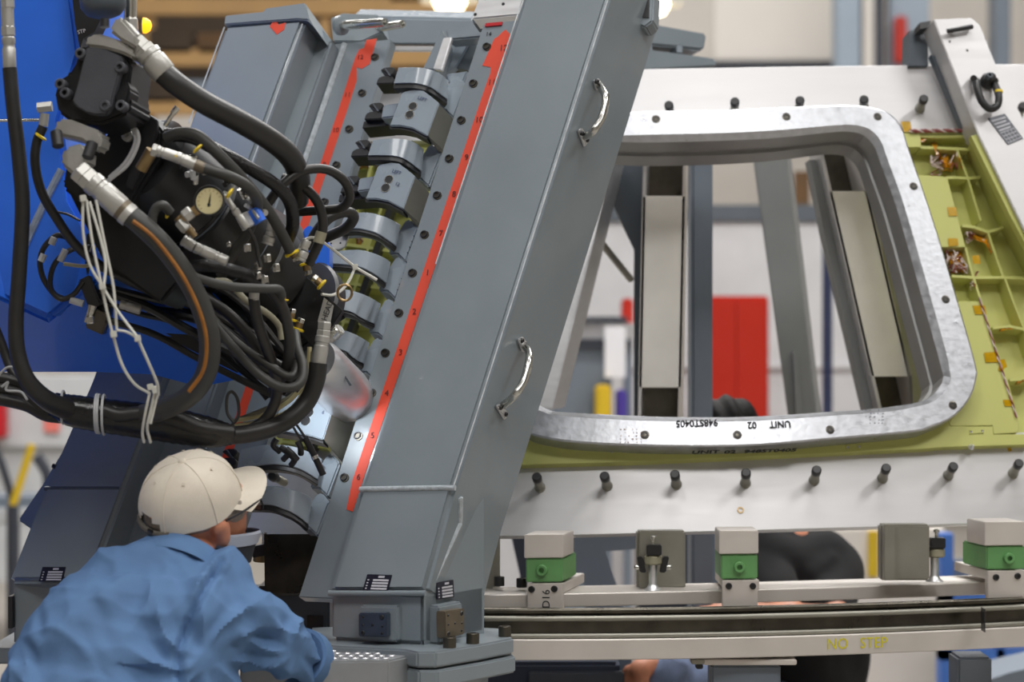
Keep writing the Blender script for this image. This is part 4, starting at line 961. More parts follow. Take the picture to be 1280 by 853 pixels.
for x, y in ((205, 241), (286, 306)): bolt('drum_screw', W(x, y, 4.76), (-.3, -1, .2), .0055, .004, 'steel', RT, .3, 12)
disc = W(352, 392, 5.16)
lathe('flange_disc', disc, DIR, [(0, .138), (.006, .144), (.03, .144), (.034, .138)], 'black', RT, 56)
PP = Plane((-.25, -1, .25), 370, 370, 4.99)
prism('valve_plate', PP, [(338, 296), (352, 318), (428, 388), (399, 431), (393, 437), (345, 388), (316, 350)], .018, 'blackm', RT, bevel=.002)
for x, y in ((355, 336), (372, 355), (392, 375), (366, 372), (380, 395), (345, 322)): bolt('plate_hole', PP.at(x, y), PP.n, .0045, .0006, 'black', RT, .8, 12)
# cast hydraulic motor with its cover
PM = Plane((-0.22, -1, 0.12), 115, 100, 4.62)
prism('motor_body', PM, [(98, 60), (106, 56), (160, 70), (165, 80), (160, 118), (165, 130), (160, 142), (146, 148), (126, 156), (88, 152), (72, 140), (68, 118), (72, 100), (86, 92), (94, 78)], .11, 'blackm', RT, bevel=.006)
mc = prism('motor_cover', PM, [(108, 58), (130, 61), (153, 71), (149, 92), (142, 118), (139, 132), (132, 143), (120, 144), (108, 141), (97, 135), (90, 127), (97, 104)], .02, 'motor', RT, off=.018, bevel=.003)
for x, y in ((104, 69), (153.5, 86), (79, 107), (85, 118), (135, 134), (154.5, 134)):
    bolt('motor_bolt', PM.at(x, y, .004), PM.n, .0105, .018, 'motor', RT, .52, 18)
prism('motor_lug', PM, [(142, 118), (158, 100), (163, 112), (158, 130), (146, 140)], .05, 'blackm', RT, off=.008, bevel=.004)
prism('port_flange', PM, [(105, 50), (112, 43), (124, 42), (150, 50), (167, 64), (166, 73), (150, 66), (128, 60), (108, 58)], .06, 'cast', RT, off=.014, bevel=.005)
prism('port_elbow', PM, [(135, 38), (145, 20), (152, 21), (172, 44), (168, 60), (150, 50)], .05, 'cast', RT, off=.02, bevel=.006)
cyl('port_screw', PM.at(131, 24, .02), PM.at(131, 34, .02), .009, 'black', RT, 14)
prism('port_flange', PM, [(67, 156), (72, 148), (88, 149), (124, 163), (128, 170), (124, 186), (116, 188), (102, 176), (68, 168)], .05, 'cast', RT, off=.006, bevel=.006)
for a, b in (((70, 164), (73, 184)), ((116, 178), (109, 198))):
    pcyl('flange_bolt', (*a, 4.58), (*b, 4.57), 7.5, 'black', RT, 16, ch=.002)
prism('port_elbow', PM, [(80, 184), (102, 178), (110, 186), (108, 206), (92, 220), (76, 206), (74, 198)], .05, 'cast', RT, off=.018, bevel=.007)
# second motor and pipe at the top edge
prism('upper_plate', PA, [(86, -40), (120, -40), (128, 20), (118, 40), (104, 48), (100, 62), (94, 30)], .05, 'blackm', RT, off=.05)
text('STP', PA.at(102, 39.5, .051), V((1, 0, .25)), V((-.25, 0, 1)), .011, 'lwhite', RT, 'stamped_mark')
p = W(124, -22, 4.72)
lathe('upper_motor', p+V((0, .03, .0)), V((.1, -.2, -1)), [(0, .045), (.03, .046), (.045, .045), (.058, .036), (.062, .028)], 'dgrey', RT, 28)
pcyl('pipe', (163, -30, 4.8), (163, 23, 4.8), 8, 'steel', RT, 18); hexnut((163, 22, 4.8), (164, 40, 4.8), 10, 'cast', RT)
lathe('amber_beacon', W(179, 32, 4.9), (1, 0, 0), [(0, .016), (.006, .016), (.014, .011), (.017, .004)], 'amberlamp', RT, 18)
# pressure gauge
gp = W(262, 252, 4.56); gn = V((-.05, -1, .10)).normalized()
g = lathe('pressure_gauge', gp+V((0, .022, 0)), gn, [(0, .024), (.002, .028), (.022, .0295), (.0255, .0285), (.0255, .0265), (.0215, .0258)], 'black', RT, 36)
lathe('dial', gp+V((0, .0008, 0)), gn, [(0, .0262), (.0012, .0258)], 'cream', g, 32)
def on_dial(a, r): return gp+gn*.0012+V((math.sin(a), 0, math.cos(a)))*r
bm = bmesh.new()
for k in range(13):
    a = -2.3+k*4.6/12; t_ = V((math.cos(a), 0, -math.sin(a))); c = on_dial(a, .021); e = V((math.sin(a), 0, math.cos(a)))
    add_box(bm, c, t_*.0004, gn*.0002, e*.0018)
finish('dial_marks', bm, 'redink', g)
bm = bmesh.new(); a = .16; e = V((math.sin(a), 0, math.cos(a))); t_ = V((math.cos(a), 0, -math.sin(a)))
b0_ = gp+gn*.0022; bm_add(bm, [b0_-e*.010-t_*.0016, b0_-e*.010+t_*.0016, b0_+t_*.0016, b0_+e*.019, b0_-t_*.0016], [[0, 1, 2, 3, 4]])
lathe('needle_hub', b0_-gn*.001-e*.006, gn, [(0, .0032), (.0018, .0032)], 'ink', g, 14)
bmesh.ops.solidify(bm, geom=bm.faces[:], thickness=.0005); finish('needle', bm, 'ink', g)
pcyl('gauge_stem', (247, 262, 4.58), (228, 274, 4.58), 7, 'brass', RT, 6); hexnut((240, 264, 4.575), (230, 272, 4.575), 9, 'cast', RT)
pcyl('tee_fitting', (222, 272, 4.585), (240, 292, 4.585), 6, 'brass', RT, 12); hexnut((224, 276, 4.58), (234, 288, 4.58), 8, 'cast', RT); pcyl('tee_plug', (238, 288, 4.58), (244, 296, 4.58), 4, 'brass', RT, 12)
# silver fittings over the drum
def straight(a, b, r, parent, name='hose_fitting'):
    o = ferrule(a, b, r, 'cast', parent, name); return o
hexnut((190, 187, 4.60), (197, 189, 4.60), 9, 'cast', RT)
straight((195, 188, 4.60), (222, 197, 4.60), 7, RT); straight((220, 196, 4.60), (246, 207, 4.60), 7.5, RT)
straight((228, 300, 4.62), (243, 309, 4.62), 7, RT); straight((243, 309, 4.62), (268, 320, 4.63), 7, RT); straight((268, 320, 4.63), (284, 327, 4.63), 7, RT)
straight((280, 243, 4.62), (293, 262, 4.62), 4, RT); straight((293, 262, 4.62), (309, 285, 4.63), 5, RT)
for a, b, r in (((206, 158, 4.66), (216, 142, 4.66), 3), ((216, 142, 4.66), (222, 134, 4.66), 4)): pcyl('bleed_valve', a, b, r, 'steel', RT, 12)
for a, b, r in (((337, 296, 4.8), (341, 275, 4.8), 6), ((334, 306, 4.8), (337, 296, 4.8), 7.5), ((379, 312, 4.86), (384, 300, 4.86), 6), ((375, 326, 4.86), (380, 314, 4.86), 7)):
    straight(a, b, r, RT)
rnd = random.Random(21)
for k in range(26):      # cluster of small silver valve bits between gauge and hoses
    x = rnd.uniform(222, 330); y = 195+(x-222)*.62+rnd.uniform(-12, 22); d = 4.68+rnd.uniform(0, .06); a = rnd.uniform(0, 6.28); L = rnd.uniform(5, 14)
    pcyl('valve_stud', (x, y, d), (x+L*math.cos(a), y+L*math.sin(a), d-.01), rnd.uniform(2, 4.5), rnd.choice(['steel', 'cast', 'black', 'steel', 'lgrey']), RT, 8)
for x, y in ((322, 328), (322, 340), (236, 292), (309, 305), (112, 395), (345, 330), (331, 345), (334, 318)):
    hexnut((x, y, 4.72), (x+1, y+10, 4.72), 5, 'steel', RT)
for x, y, r in ((316, 262, 6), (303, 268, 7)): pcyl('solenoid', (x, y, 4.7), (x+9, y+16, 4.7), r+3, 'lgrey' if x < 310 else 'blue', RT, 14)
pcyl('adapter', (47, 135, 4.8), (65, 133, 4.8), 7, 'cast', RT, 6); pcyl('adapter', (56, 142, 4.8), (54, 158, 4.8), 6, 'cast', RT, 12); pcyl('rod', (-10, 151, 4.83), (52, 150, 4.83), 2.2, 'steel', RT, 10)
pcyl('brass_port', (176, 212, 4.64), (190, 188, 4.63), 8, 'brass', RT, 12)
# yellow collars and push fittings round the valve plate
for sx, sy, ex, ey, d in ((366, 386, 363, 400, 4.93), (377, 398, 372, 412, 4.93), (386, 344, 382, 330, 4.93), (391, 346, 402, 356, 4.93), (352, 366, 353, 376, 4.90), (372, 326, 366, 316, 4.88)):
    hexnut((sx, sy, d), (sx+(ex-sx)*.45, sy+(ey-sy)*.45, d), 5.5, 'steel', RT)
    pcyl('fitting_neck', (sx+(ex-sx)*.4, sy+(ey-sy)*.4, d), (ex, ey, d), 5, 'brass', RT, 14)
    collar(ex, ey, d, (ex-sx)*.25, (ey-sy)*.25, 8, RT)
for x, y, dx, dy in ((222, 196.5, 2, -3), (233, 268, -0, 0), (210, 266, -3, -1), (287, 242, 3, 2), (247, 186, 2, 2)):
    if dx or dy: collar(x, y, 4.60, dx, dy, 7.5, RT)
tube('open_collar', [W(431+9*math.cos(a), 366+10*math.sin(a), 4.95) for a in [k*2*math.pi/12 for k in range(13)]], .0028, 'brass', RT, 8, 2)
# tag plate HEAD with the big fitting
prism('tag_plate', PP, [(405, 372), (417, 382), (411, 412), (397, 402)], .002, 'cast', RT, off=.012)
text('HEAD', PP.at(409.5, 388, .0135), PP.at(413, 378)-PP.at(406, 398), V((-1, 0, .3)), .017, 'ink', RT, 'stamped_mark')
pcyl('side_valve', (411, 424, 4.93), (425, 411, 4.92), 6.5, 'cast', RT, 16); pcyl('side_valve_cap', (416, 420, 4.93), (425, 411, 4.92), 8, 'steel', RT, 16, ch=.002)
# spindle nose and its work light
n0, n1 = W(392, 452, 5.08), W(437, 497, 5.22)
lathe('spindle_nose', n0, n1-n0, [(0, .05), (.02, .057), (.15, .057), (.19, .052), (.218, .030), (.224, .016)], 'alu', RT, 36)
lathe('drill_bit', n1-(n1-n0)*.12, n1-n0, [(0, .012), (.05, .012), (.056, .006)], 'bronze', RT, 16)
prism('nose_slot', Plane((n0-CAM)*-1, 0, 0, 0, p=n0.lerp(n1, .6)+V((0.03, -.075, .02))), [(425, 463), (429, 466), (440, 482), (437, 483)], .004, 'dgrey', RT)
ring_c = W(362, 484, 5.02); LD = V((.36, .86, -.34)).normalized()
lathe('work_light', ring_c-LD*.03, LD, [(0, .012), (.03, .022), (.034, .02)], 'black', RT, 20)
lathe('light_lens', ring_c+LD*.0042, LD, [(0, .017), (.002, .016)], 'led', RT, 20)
sl = bpy.data.lights.new('work_light_lamp', 'SPOT'); sl.energy = 2.6; sl.spot_size = math.radians(96); sl.spot_blend = 1.0; sl.shadow_soft_size = .015; sl.color = (.9, .95, 1)
so = bpy.data.objects.new('work_light_lamp', sl); COL.objects.link(so); so.location = ring_c+LD*.012
so.rotation_euler = LD.to_track_quat('-Z', 'Y').to_euler()
# small plumbing that belongs to the unit
for pts, r, m in (
    ([(160, 150, 4.7), (171, 165, 4.69), (172, 180, 4.69), (160, 205, 4.69), (140, 222, 4.69), (128, 232, 4.7)], 3, 'lgrey'),
    ([(158, 152, 4.7), (167, 166, 4.69), (168, 180, 4.69), (156, 203, 4.69), (136, 222, 4.69)], 2, 'lgrey'),
    ([(293, 360, 4.8), (309, 377, 4.8), (334, 392, 4.82), (349, 408, 4.84), (352, 425, 4.84)], 4.2, 'beige'),
    ([(270, 352, 4.78), (282, 352, 4.78), (293, 360, 4.8)], 4.5, 'beige'),
    ([(309, 284, 4.66), (318, 300, 4.68), (322, 318, 4.7), (326, 334, 4.7)], 2.6, 'rubber'),
    ([(80, 330, 4.86), (105, 333, 4.85), (125, 330, 4.85), (200, 338, 4.84)], 2.5, 'beige'),
): ptube('pipe', pts, r, m, RT, 10, 6)
for i, pts in enumerate((
    [(387, 434, 4.95), (385, 455, 4.95), (381, 485, 4.95), (365, 510, 4.95), (335, 525, 4.95), (285, 534, 4.95)],
    [(391, 440, 4.95), (389, 465, 4.95), (384, 490, 4.95), (370, 512, 4.95), (345, 526, 4.95)],
    [(383, 460, 4.96), (372, 490, 4.96), (352, 508, 4.96), (325, 520, 4.96), (290, 527, 4.96)],
    [(378, 470, 4.97), (368, 492, 4.97), (340, 508, 4.97), (300, 524, 4.97)])):
    ptube('cream_cable', pts, 2.8, 'beige' if i % 2 else 'cream', RT, 8, 6)
# dark cable mass hanging under the drum (single cables, side by side)
rnd = random.Random(4)
for k in range(16):
    a = (rnd.uniform(110, 200), rnd.uniform(330, 400)); d = rnd.uniform(4.88, 4.98)
    ptube('cable', [(a[0], a[1], d), (a[0]+60, a[1]+rnd.uniform(5, 30), d), (a[0]+120, a[1]+rnd.uniform(20, 60), d), (rnd.uniform(330, 380), rnd.uniform(430, 500), d)], rnd.uniform(3, 6), 'rubber' if k % 3 else 'blackm', RT, 8, 6)
# small loops and connectors on the blue cheek
for pts, r in (([(82, 296, 4.92), (70, 295, 4.91), (56, 308, 4.91), (50, 326, 4.91), (54, 348, 4.91), (68, 368, 4.91), (80, 374, 4.91)], 3.6), ([(112, 309, 4.91), (90, 312, 4.9), (72, 325, 4.9), (64, 342, 4.9), (64, 362, 4.9), (76, 374, 4.9), (92, 368, 4.9), (104, 352, 4.9)], 3.4), ([(70, 265, 4.92), (84, 268, 4.92), (100, 276, 4.91)], 1.6)):
    ptube('loop_cable', pts, r, 'rubber', RT, 8, 6)
for x, y in ((53, 322), (77, 322), (66, 301), (80, 316)): ptube('cable_label', [(x-2, y+5, 4.893), (x+2, y-4, 4.893)], 4.4, 'lgrey', RT, 8, 1)
pcyl('connector', (88, 375, 4.9), (104, 380, 4.9), 4.5, 'lgrey', RT, 12); pcyl('connector', (116, 382, 4.9), (110, 404, 4.9), 6, 'steel', RT, 12)
box('sensor_block', W(114, 366, 4.92), V((.012, 0, .006)), V((0, .02, 0)), V((-.012, 0, .03)), 'black', RT, .003); box('sensor_block', W(124, 402, 4.92), V((.018, 0, -.008)), V((0, .02, 0)), V((.008, 0, .02)), 'dsteel', RT, .003)
for x in (116, 121, 128): pcyl('pin_contact', (x, 305, 4.88), (x-4, 316, 4.88), 1.2, 'steel', RT, 8)
straight((150, 380, 4.88), (176, 388, 4.88), 6, RT)
prism('bracket_arm', Plane((-.1, -1, .1), 130, 340, 4.93), [(108, 290), (124, 300), (140, 360), (135, 400), (118, 400), (106, 330)], .03, 'blackm', RT, bevel=.003)
for x, y, a in ((350, 559, 0), (360, 566, .6), (372, 552, 1.2), (346, 549, 2)):
    ptube('sensor_lead', [(x, y, 5.08), (x+10*math.cos(a), y+8, 5.08), (x+4, y+16, 5.09)], 4, 'black', RT, 8, 4)

# ------------------------------------------------ hoses (each its own thing)
def hose(label, pts, r, m='rubber', n=8, group='hydraulic hoses of the robot head'):
    T = thing('hydraulic_hose', label, 'hose', group); ptube('hose', pts, r, m, T, 14, n); return T
T = hose('thickest black hose arching right from the top of the motor, over the left post', [(203, 90, 4.62), (222, 106, 4.62), (255, 128, 4.64), (300, 152, 4.68), (340, 176, 4.74), (364, 198, 4.80), (374, 224, 4.86), (372, 250, 4.92)], 14.5)
hexnut((168, 50, 4.62), (180, 62, 4.62), 13, 'cast', T); hexnut((178, 60, 4.62), (186, 68, 4.62), 15, 'cast', T); ferrule((183, 65, 4.62), (206, 93, 4.62), 16.5, 'cast', T)
T = hose('thick black hose with an orange stripe looping down from the lower motor port', [(158, 266, 4.55), (180, 284, 4.55), (206, 310, 4.56), (232, 345, 4.58), (252, 385, 4.60), (262, 425, 4.62), (258, 465, 4.66), (238, 494, 4.70), (205, 512, 4.74), (180, 518, 4.78)], 13.5, 'rubberg')
stp = [(164, 276), (186, 293), (206, 316), (228, 348), (247, 388), (256, 426), (252, 463), (234, 490)]
ptube('orange_stripe', [(x+2, y, 4.5265+i*.0062) for i, (x, y) in enumerate(stp)], 2.6, 'orange', T, 8, 8)
hexnut((97, 212, 4.55), (107, 221, 4.55), 15, 'cast', T); hexnut((105, 219, 4.55), (116, 229, 4.55), 15, 'cast', T); ferrule((113, 226, 4.55), (153, 262, 4.55), 15, 'cast', T); pcyl('brown_band', (151, 260, 4.55), (162, 270, 4.55), 14.6, 'bronze', T, 18); pcyl('pale_band', (156, 265, 4.55), (163, 271, 4.55), 15, 'cast', T, 18)
T = hose('black hose dropping straight down the left edge of the blue housing', [(12, 85, 4.72), (16, 130, 4.72), (24, 200, 4.72), (28, 260, 4.72), (24, 340, 4.72), (20, 400, 4.72), (22, 440, 4.72), (34, 475, 4.72), (58, 500, 4.74), (84, 512, 4.78)], [9, 9, 9.3, 9.5, 9.5, 10, 10.5, 12, 14])
hexnut((9, -6, 4.72), (10, 12, 4.72), 9, 'cast', T); pcyl('elbow', (9, 10, 4.72), (10, 34, 4.72), 8, 'cast', T, 14); hexnut((10, 32, 4.72), (10.5, 46, 4.72), 9, 'cast', T); ferrule((10.5, 46, 4.72), (12, 86, 4.72), 8.5, 'cast', T)
T = hose('slim black hose with a yellow collar running down the blue cheek', [(54, 158, 4.78), (46, 178, 4.78), (44, 205, 4.78), (52, 240, 4.79), (72, 275, 4.80), (96, 308, 4.82), (130, 335, 4.84), (180, 360, 4.86), (230, 382, 4.88)], 6)
collar(51, 171, 4.775, -2, 3, 8, T)
T = hose('black hose curving up from the cable bundle to the fitting beside the tag lettered HEAD', [(398, 454, 4.90), (395, 476, 4.90), (384, 502, 4.90), (362, 524, 4.88), (334, 537, 4.86), (298, 544, 4.84), (262, 544, 4.82), (236, 540, 4.80)], 11.5)
hexnut((406, 402, 4.91), (405, 413, 4.91), 9, 'cast', T); hexnut((405, 412, 4.91), (404, 422, 4.91), 9.5, 'cast', T); ferrule((404, 420, 4.905), (398, 456, 4.90), 9.5, 'cast', T)
T = hose('grey hose hooped behind the gauge fitting, running right along the drum', [(213, 266, 4.58), (204, 257, 4.57), (194, 262, 4.57), (190, 280, 4.57), (197, 304, 4.57), (214, 326, 4.58), (242, 346, 4.60), (285, 358, 4.64), (330, 361, 4.68), (348, 362, 4.72), (352, 370, 4.74)], 6, 'rubberg')
T = hose('grey hose from the long silver fitting to the rear of the drum', [(246, 207, 4.60), (266, 214, 4.60), (290, 222, 4.61), (312, 236, 4.64), (322, 256, 4.70), (312, 285, 4.75), (290, 320, 4.78), (276, 345, 4.80)], 7, 'rubberg')
pcyl('brown_ferrule', (244, 206, 4.60), (256, 211, 4.60), 7.6, 'bronze', T, 16)
T = hose('grey hose sweeping from the top of the drum down to a yellow collar', [(208, 172, 4.68), (226, 166, 4.66), (248, 170, 4.65), (272, 192, 4.65), (304, 225, 4.68), (334, 262, 4.74), (352, 292, 4.80), (364, 316, 4.84)], 7.2, 'rubberg')
collar(365, 317, 4.842, 2, 4, 9.5, T)
T = hose('glossy braided black hose beneath the thickest hose', [(206, 168, 4.72), (240, 172, 4.71), (275, 190, 4.71), (315, 212, 4.73), (345, 232, 4.76), (362, 252, 4.80), (366, 280, 4.84), (360, 300, 4.88)], 8.5, 'braid')
T = hose('black hose in a wide loop in front of the left red tape', [(330, 262, 4.80), (352, 232, 4.80), (378, 214, 4.82), (408, 212, 4.84), (430, 226, 4.86), (437, 246, 4.88), (426, 260, 4.90), (400, 263, 4.92), (372, 265, 4.94)], 6)
T = hose('black hose with a grey sleeve bending down beside the blue fin', [(352, 222, 4.86), (374, 230, 4.86), (394, 248, 4.87), (403, 272, 4.88), (402, 294, 4.89), (394, 314, 4.90), (386, 330, 4.91)], 6.2)
pcyl('grey_sleeve', (402, 290, 4.885), (398, 304, 4.885), 7, 'beige', T, 16)
T = hose('black hose doubled back in a tight bend right of the grey sleeve', [(384, 312, 4.96), (396, 290, 4.96), (412, 272, 4.96), (432, 265, 4.98), (442, 271, 5.0), (434, 284, 5.02), (414, 294, 5.04), (396, 302, 5.06)], 7)
T = hose('braided black sleeve along the lower side of the drum', [(236, 333, 4.70), (262, 332, 4.68), (296, 340, 4.70), (330, 352, 4.74)], 8, 'braid')
T = hose('outer of the two grey hoses making a U bend under the valve plate', [(240, 370, 4.80), (262, 400, 4.80), (290, 433, 4.80), (320, 465, 4.80), (345, 482, 4.80), (365, 485, 4.80), (377, 476, 4.81), (379, 458, 4.83), (372, 436, 4.86), (369, 416, 4.90)], 6, 'rubberg')
T = hose('inner of the two grey hoses making a U bend under the valve plate', [(248, 378, 4.83), (284, 418, 4.82), (312, 441, 4.82), (340, 459, 4.82), (358, 470, 4.82), (368, 468, 4.83), (372, 452, 4.85)], 5.5, 'rubberg')
T = hose('black hose hanging from a silver ferrule below the drum', [(317, 372, 4.76), (320, 392, 4.77), (327, 418, 4.79), (338, 448, 4.82), (346, 478, 4.85), (344, 502, 4.87), (332, 524, 4.87), (312, 538, 4.86)], 7)
ferrule((318, 360, 4.76), (317.5, 376, 4.76), 6.5, 'cast', T)
T = hose('black hose bowing down at the right edge of the cable mass', [(338, 362, 4.74), (350, 378, 4.75), (358, 400, 4.77), (362, 430, 4.80), (357, 462, 4.84), (340, 490, 4.88)], 7)
T = hose('black hose slanting from the drum to the underside cables', [(256, 372, 4.84), (284, 391, 4.84), (306, 414, 4.85), (322, 440, 4.87), (330, 470, 4.9)], 7)
T = thing('cable_bundle', 'thick black taped cable bundle slung under the blue housing', 'cable')
ptube('wrapped_core', [(66, 506, 4.80), (92, 514, 4.80), (130, 520, 4.80), (176, 526, 4.80), (220, 533, 4.80), (262, 541, 4.80), (290, 544, 4.82)], [16, 21, 22, 23, 23, 20, 13], 'wrap', T, 20, 7, ridged=.035)
for pts, r in (([(-20, 470, 4.84), (20, 478, 4.84), (50, 492, 4.82), (80, 508, 4.80)], 9), ([(-20, 484, 4.83), (20, 492, 4.83), (55, 508, 4.8), (90, 514, 4.79)], 9), ([(-20, 496, 4.82), (30, 506, 4.81), (60, 520, 4.8), (100, 522, 4.8)], 8), ([(-10, 400, 4.86), (2, 430, 4.86), (14, 462, 4.85), (34, 490, 4.82)], 6), ([(130, 514, 4.78), (150, 520, 4.775), (178, 518, 4.775), (205, 526, 4.78)], 10), ([(180, 520, 4.78), (215, 524, 4.775), (250, 536, 4.78), (290, 542, 4.8)], 11)):
    ptube('bundle_cable', pts, r, 'rubber', T, 12, 6)
for x, r in ((75, 19), (117, 22.5), (120, 22.5), (126, 23)): 
    y = 506+(x-66)*.18
    tube('bundle_tie', [W(x+4-5*math.cos(a)*.6, y+2+r*1.08*math.sin(a), 4.80-1.08*r*4.8/F*math.cos(a)) for a in [k*2*math.pi/14 for k in range(15)]], .0026, 'lgrey', T, 6, 2)
ptube('grey_wire', [(-8, 478, 4.8), (8, 460, 4.8), (24, 462, 4.8), (34, 474, 4.79)], 1.6, 'lgrey', T, 6, 6); ptube('grey_wire', [(2, 484, 4.8), (10, 478, 4.8), (8, 488, 4.8), (26, 490, 4.79), (34, 500, 4.78)], 1.6, 'lgrey', T, 6, 6)
ptube('coil_wire', [(292, 528, 4.86), (284, 516, 4.86), (284, 496, 4.86), (290, 490, 4.86), (297, 500, 4.86), (298, 520, 4.86), (288, 534, 4.86)], 2, 'rubberg', T, 8, 6)
# cable ties
def tie(label, strands, knots):
    T = thing('cable_tie', label, 'tie', 'white cable ties')
    for s in strands: ptube('strap', s, 1.9, 'tie', T, 6, 6)
    for x, y, d in knots: box('lock_head', W(x, y, d), V((.0055, 0, .001)), V((0, .005, 0)), V((-.001, 0, .006)), 'tie', T, .001)
tie('long white cable ties linked into a chain down to the bundle', [
    [(104, 246, 4.52), (104, 290, 4.52), (112, 330, 4.52), (128, 358, 4.52)], [(108, 250, 4.52), (116, 305, 4.52), (127, 358, 4.52)], [(112, 252, 4.525), (126, 300, 4.525), (132, 330, 4.525), (130, 356, 4.52)],
    [(120, 250, 4.53), (132, 310, 4.53), (142, 360, 4.53), (146, 412, 4.53)], [(127, 358, 4.52), (134, 390, 4.52), (141, 418, 4.52)], [(129, 360, 4.515), (148, 390, 4.515), (172, 422, 4.51)],
    [(146, 413, 4.52), (158, 415, 4.52), (172, 423, 4.515)], [(141, 418, 4.52), (152, 455, 4.53), (168, 480, 4.55), (187, 492, 4.58)], [(172, 423, 4.515), (184, 450, 4.53), (196, 478, 4.56), (198, 492, 4.58)]],
    [(104, 248, 4.515), (128, 358, 4.512), (142, 418, 4.512), (172, 423, 4.508)])
tie('white cable ties looped round the wrapped bundle, ends hanging down', [
    [(187, 492, 4.60), (182, 515, 4.60), (178, 540, 4.62), (180, 553, 4.66)], [(193, 492, 4.60), (188, 515, 4.60), (184, 535, 4.61), (188, 553, 4.66)], [(198, 490, 4.60), (194, 505, 4.60), (188, 530, 4.60)], [(188, 486, 4.60), (196, 484, 4.61), (198, 494, 4.60)]],
    [(188, 484, 4.595), (194, 488, 4.59)])
tie('white cable tie whose loose end crosses a clamp strap', [
    [(404, 303, 4.95), (420, 315, 5.0), (444, 334, 5.04), (471, 350, 5.06)], [(444, 334, 5.04), (437, 350, 5.02), (428, 362, 5.0), (416, 369, 4.98), (402, 368, 4.96)], [(404, 303, 4.95), (392, 297, 4.94), (380, 301, 4.92), (374, 312, 4.92)]],
    [(444, 334, 5.035)])
T = thing('hand_probe', 'pair of slim black probes hanging on leads below the lit clamp block', 'probe')
ptube('lead', [(362, 526, 5.06), (370, 540, 5.07), (378, 552, 5.08)], 1.6, 'black', T, 6, 5); ptube('lead', [(366, 526, 5.06), (374, 536, 5.07), (382, 548, 5.08)], 1.6, 'black', T, 6, 5)
ptube('probe', [(381, 547, 5.08), (391, 566, 5.085), (404, 594, 5.09)], 4.2, 'blackm', T, 12, 3); pcyl('probe_ring', (393, 570, 5.078), (395, 574, 5.078), 5, 'steel', T, 12)
ptube('probe', [(357, 562, 5.08), (364, 568, 5.08), (371, 576, 5.085)], 5, 'blackm', T, 12, 3)

# ================================================================ man in the pale cap
def E(c, r, yaw=0.0, pitch=0.0, roll=0.0):
    R = Matrix.Rotation(yaw, 3, 'Z') @ Matrix.Rotation(pitch, 3, 'Y') @ Matrix.Rotation(roll, 3, 'X')
    return ('e', V(c), R @ V((r[0], 0, 0)), R @ V((0, r[1], 0)), R @ V((0, 0, r[2])))
MAN = thing('person', 'man in pale cap, glasses and blue work shirt, bending with his back turned', 'person')
HD = 4.74; k = HD/F
hc = W(249, 641, HD)                       # middle of the head
yaw = math.radians(38)                     # facing right and away
fw = V((math.cos(yaw), math.sin(yaw), 0.34)).normalized(); sd = V((0, 0, 1)).cross(fw).normalized(); upv = fw.cross(sd)
ro = math.radians(20); sd, upv = (sd*math.cos(ro)+upv*math.sin(ro)), (upv*math.cos(ro)-sd*math.sin(ro))
# sd points to his left (away from the camera), so his right ear is at -sd
def H(f, s, u): return hc+fw*f+sd*s+upv*u
def He(f, s, u, rf, rs, ru): return ('e', H(f, s, u), fw*rf, sd*rs, upv*ru)
def hand(c, fwd, upd, side=1):
    fwd = V(fwd).normalized(); sd_ = V(upd).cross(fwd).normalized(); out = [('c', V(c)-fwd*.02, .028, V(c)+fwd*.045, .03)]
    out = [('e', V(c)+fwd*.03, fwd*.05, sd_*.04, V(upd).normalized()*.016)]
    for i, (o, L) in enumerate(((-.028, .068), (-.010, .078), (.009, .073), (.027, .058))):
        a = V(c)+fwd*.075+sd_*o; b = a+fwd*L*.5-V(upd)*.006; e = b+fwd*L*.42-V(upd)*.024
        out += [('c', a-fwd*.02, .0095, b, .0088), ('c', b, .0088, e, .0072)]
    t0 = V(c)+fwd*.005+sd_*(-.036*side); t1 = t0+fwd*.035+sd_*(-.022*side)-V(upd)*.01
    out += [('c', t0, .013, t1, .0105), ('c', t1, .0105, t1+fwd*.03-V(upd)*.008, .008)]
    return out
shR = W(296, 776, 4.66); elR = W(346, 804, 4.72); haR = W(352, 800, 4.98)
shL = W(112, 772, 4.62); elL = W(52, 880, 4.74); haL = W(92, 930, 5.0)
hip = W(70, 985, 4.50)
body = [He(-.012, 0, .03, .098, .076, .088), He(.03, 0, -.03, .07, .062, .085), He(.055, 0, -.075, .04, .045, .035),
        ('c', H(.088, 0, .01), .010, H(.112, 0, -.022), .016), He(.10, -.012, -.028, .012, .008, .008), He(.10, .012, -.028, .012, .008, .008),
        He(.082, 0, -.058, .018, .026, .007), He(.082, 0, -.07, .016, .024, .008),
        He(.085, -.032, .008, .012, .014, .012), He(.085, .032, .008, .012, .014, .012), He(.085, 0, .028, .014, .055, .012),
        He(.0, -.077, -.012, .020, .010, .034), He(-.008, -.083, .006, .019, .008, .016), He(.004, -.077, -.034, .010, .008, .014), He(.0, .077, -.012, .020, .010, .034),
        ('c', H(-.02, 0, -.04), .058, W(226, 700, 4.70), .062), ('c', W(226, 700, 4.70), .07, W(180, 790, 4.64), .13), ('c', W(180, 790, 4.64), .14, hip, .14),
        ('c', shR, .06, elR, .046), ('c', elR, .044, haR, .030), ('c', shL, .06, elL, .046), ('c', elL, .044, haL, .03)]
body += hand(haR, (haR-elR), (0, 0, 1), 1)+hand(haL, (haL-elL), (0, 0, 1), -1)
blob('body', body, 'skin', MAN, .0055, 4)
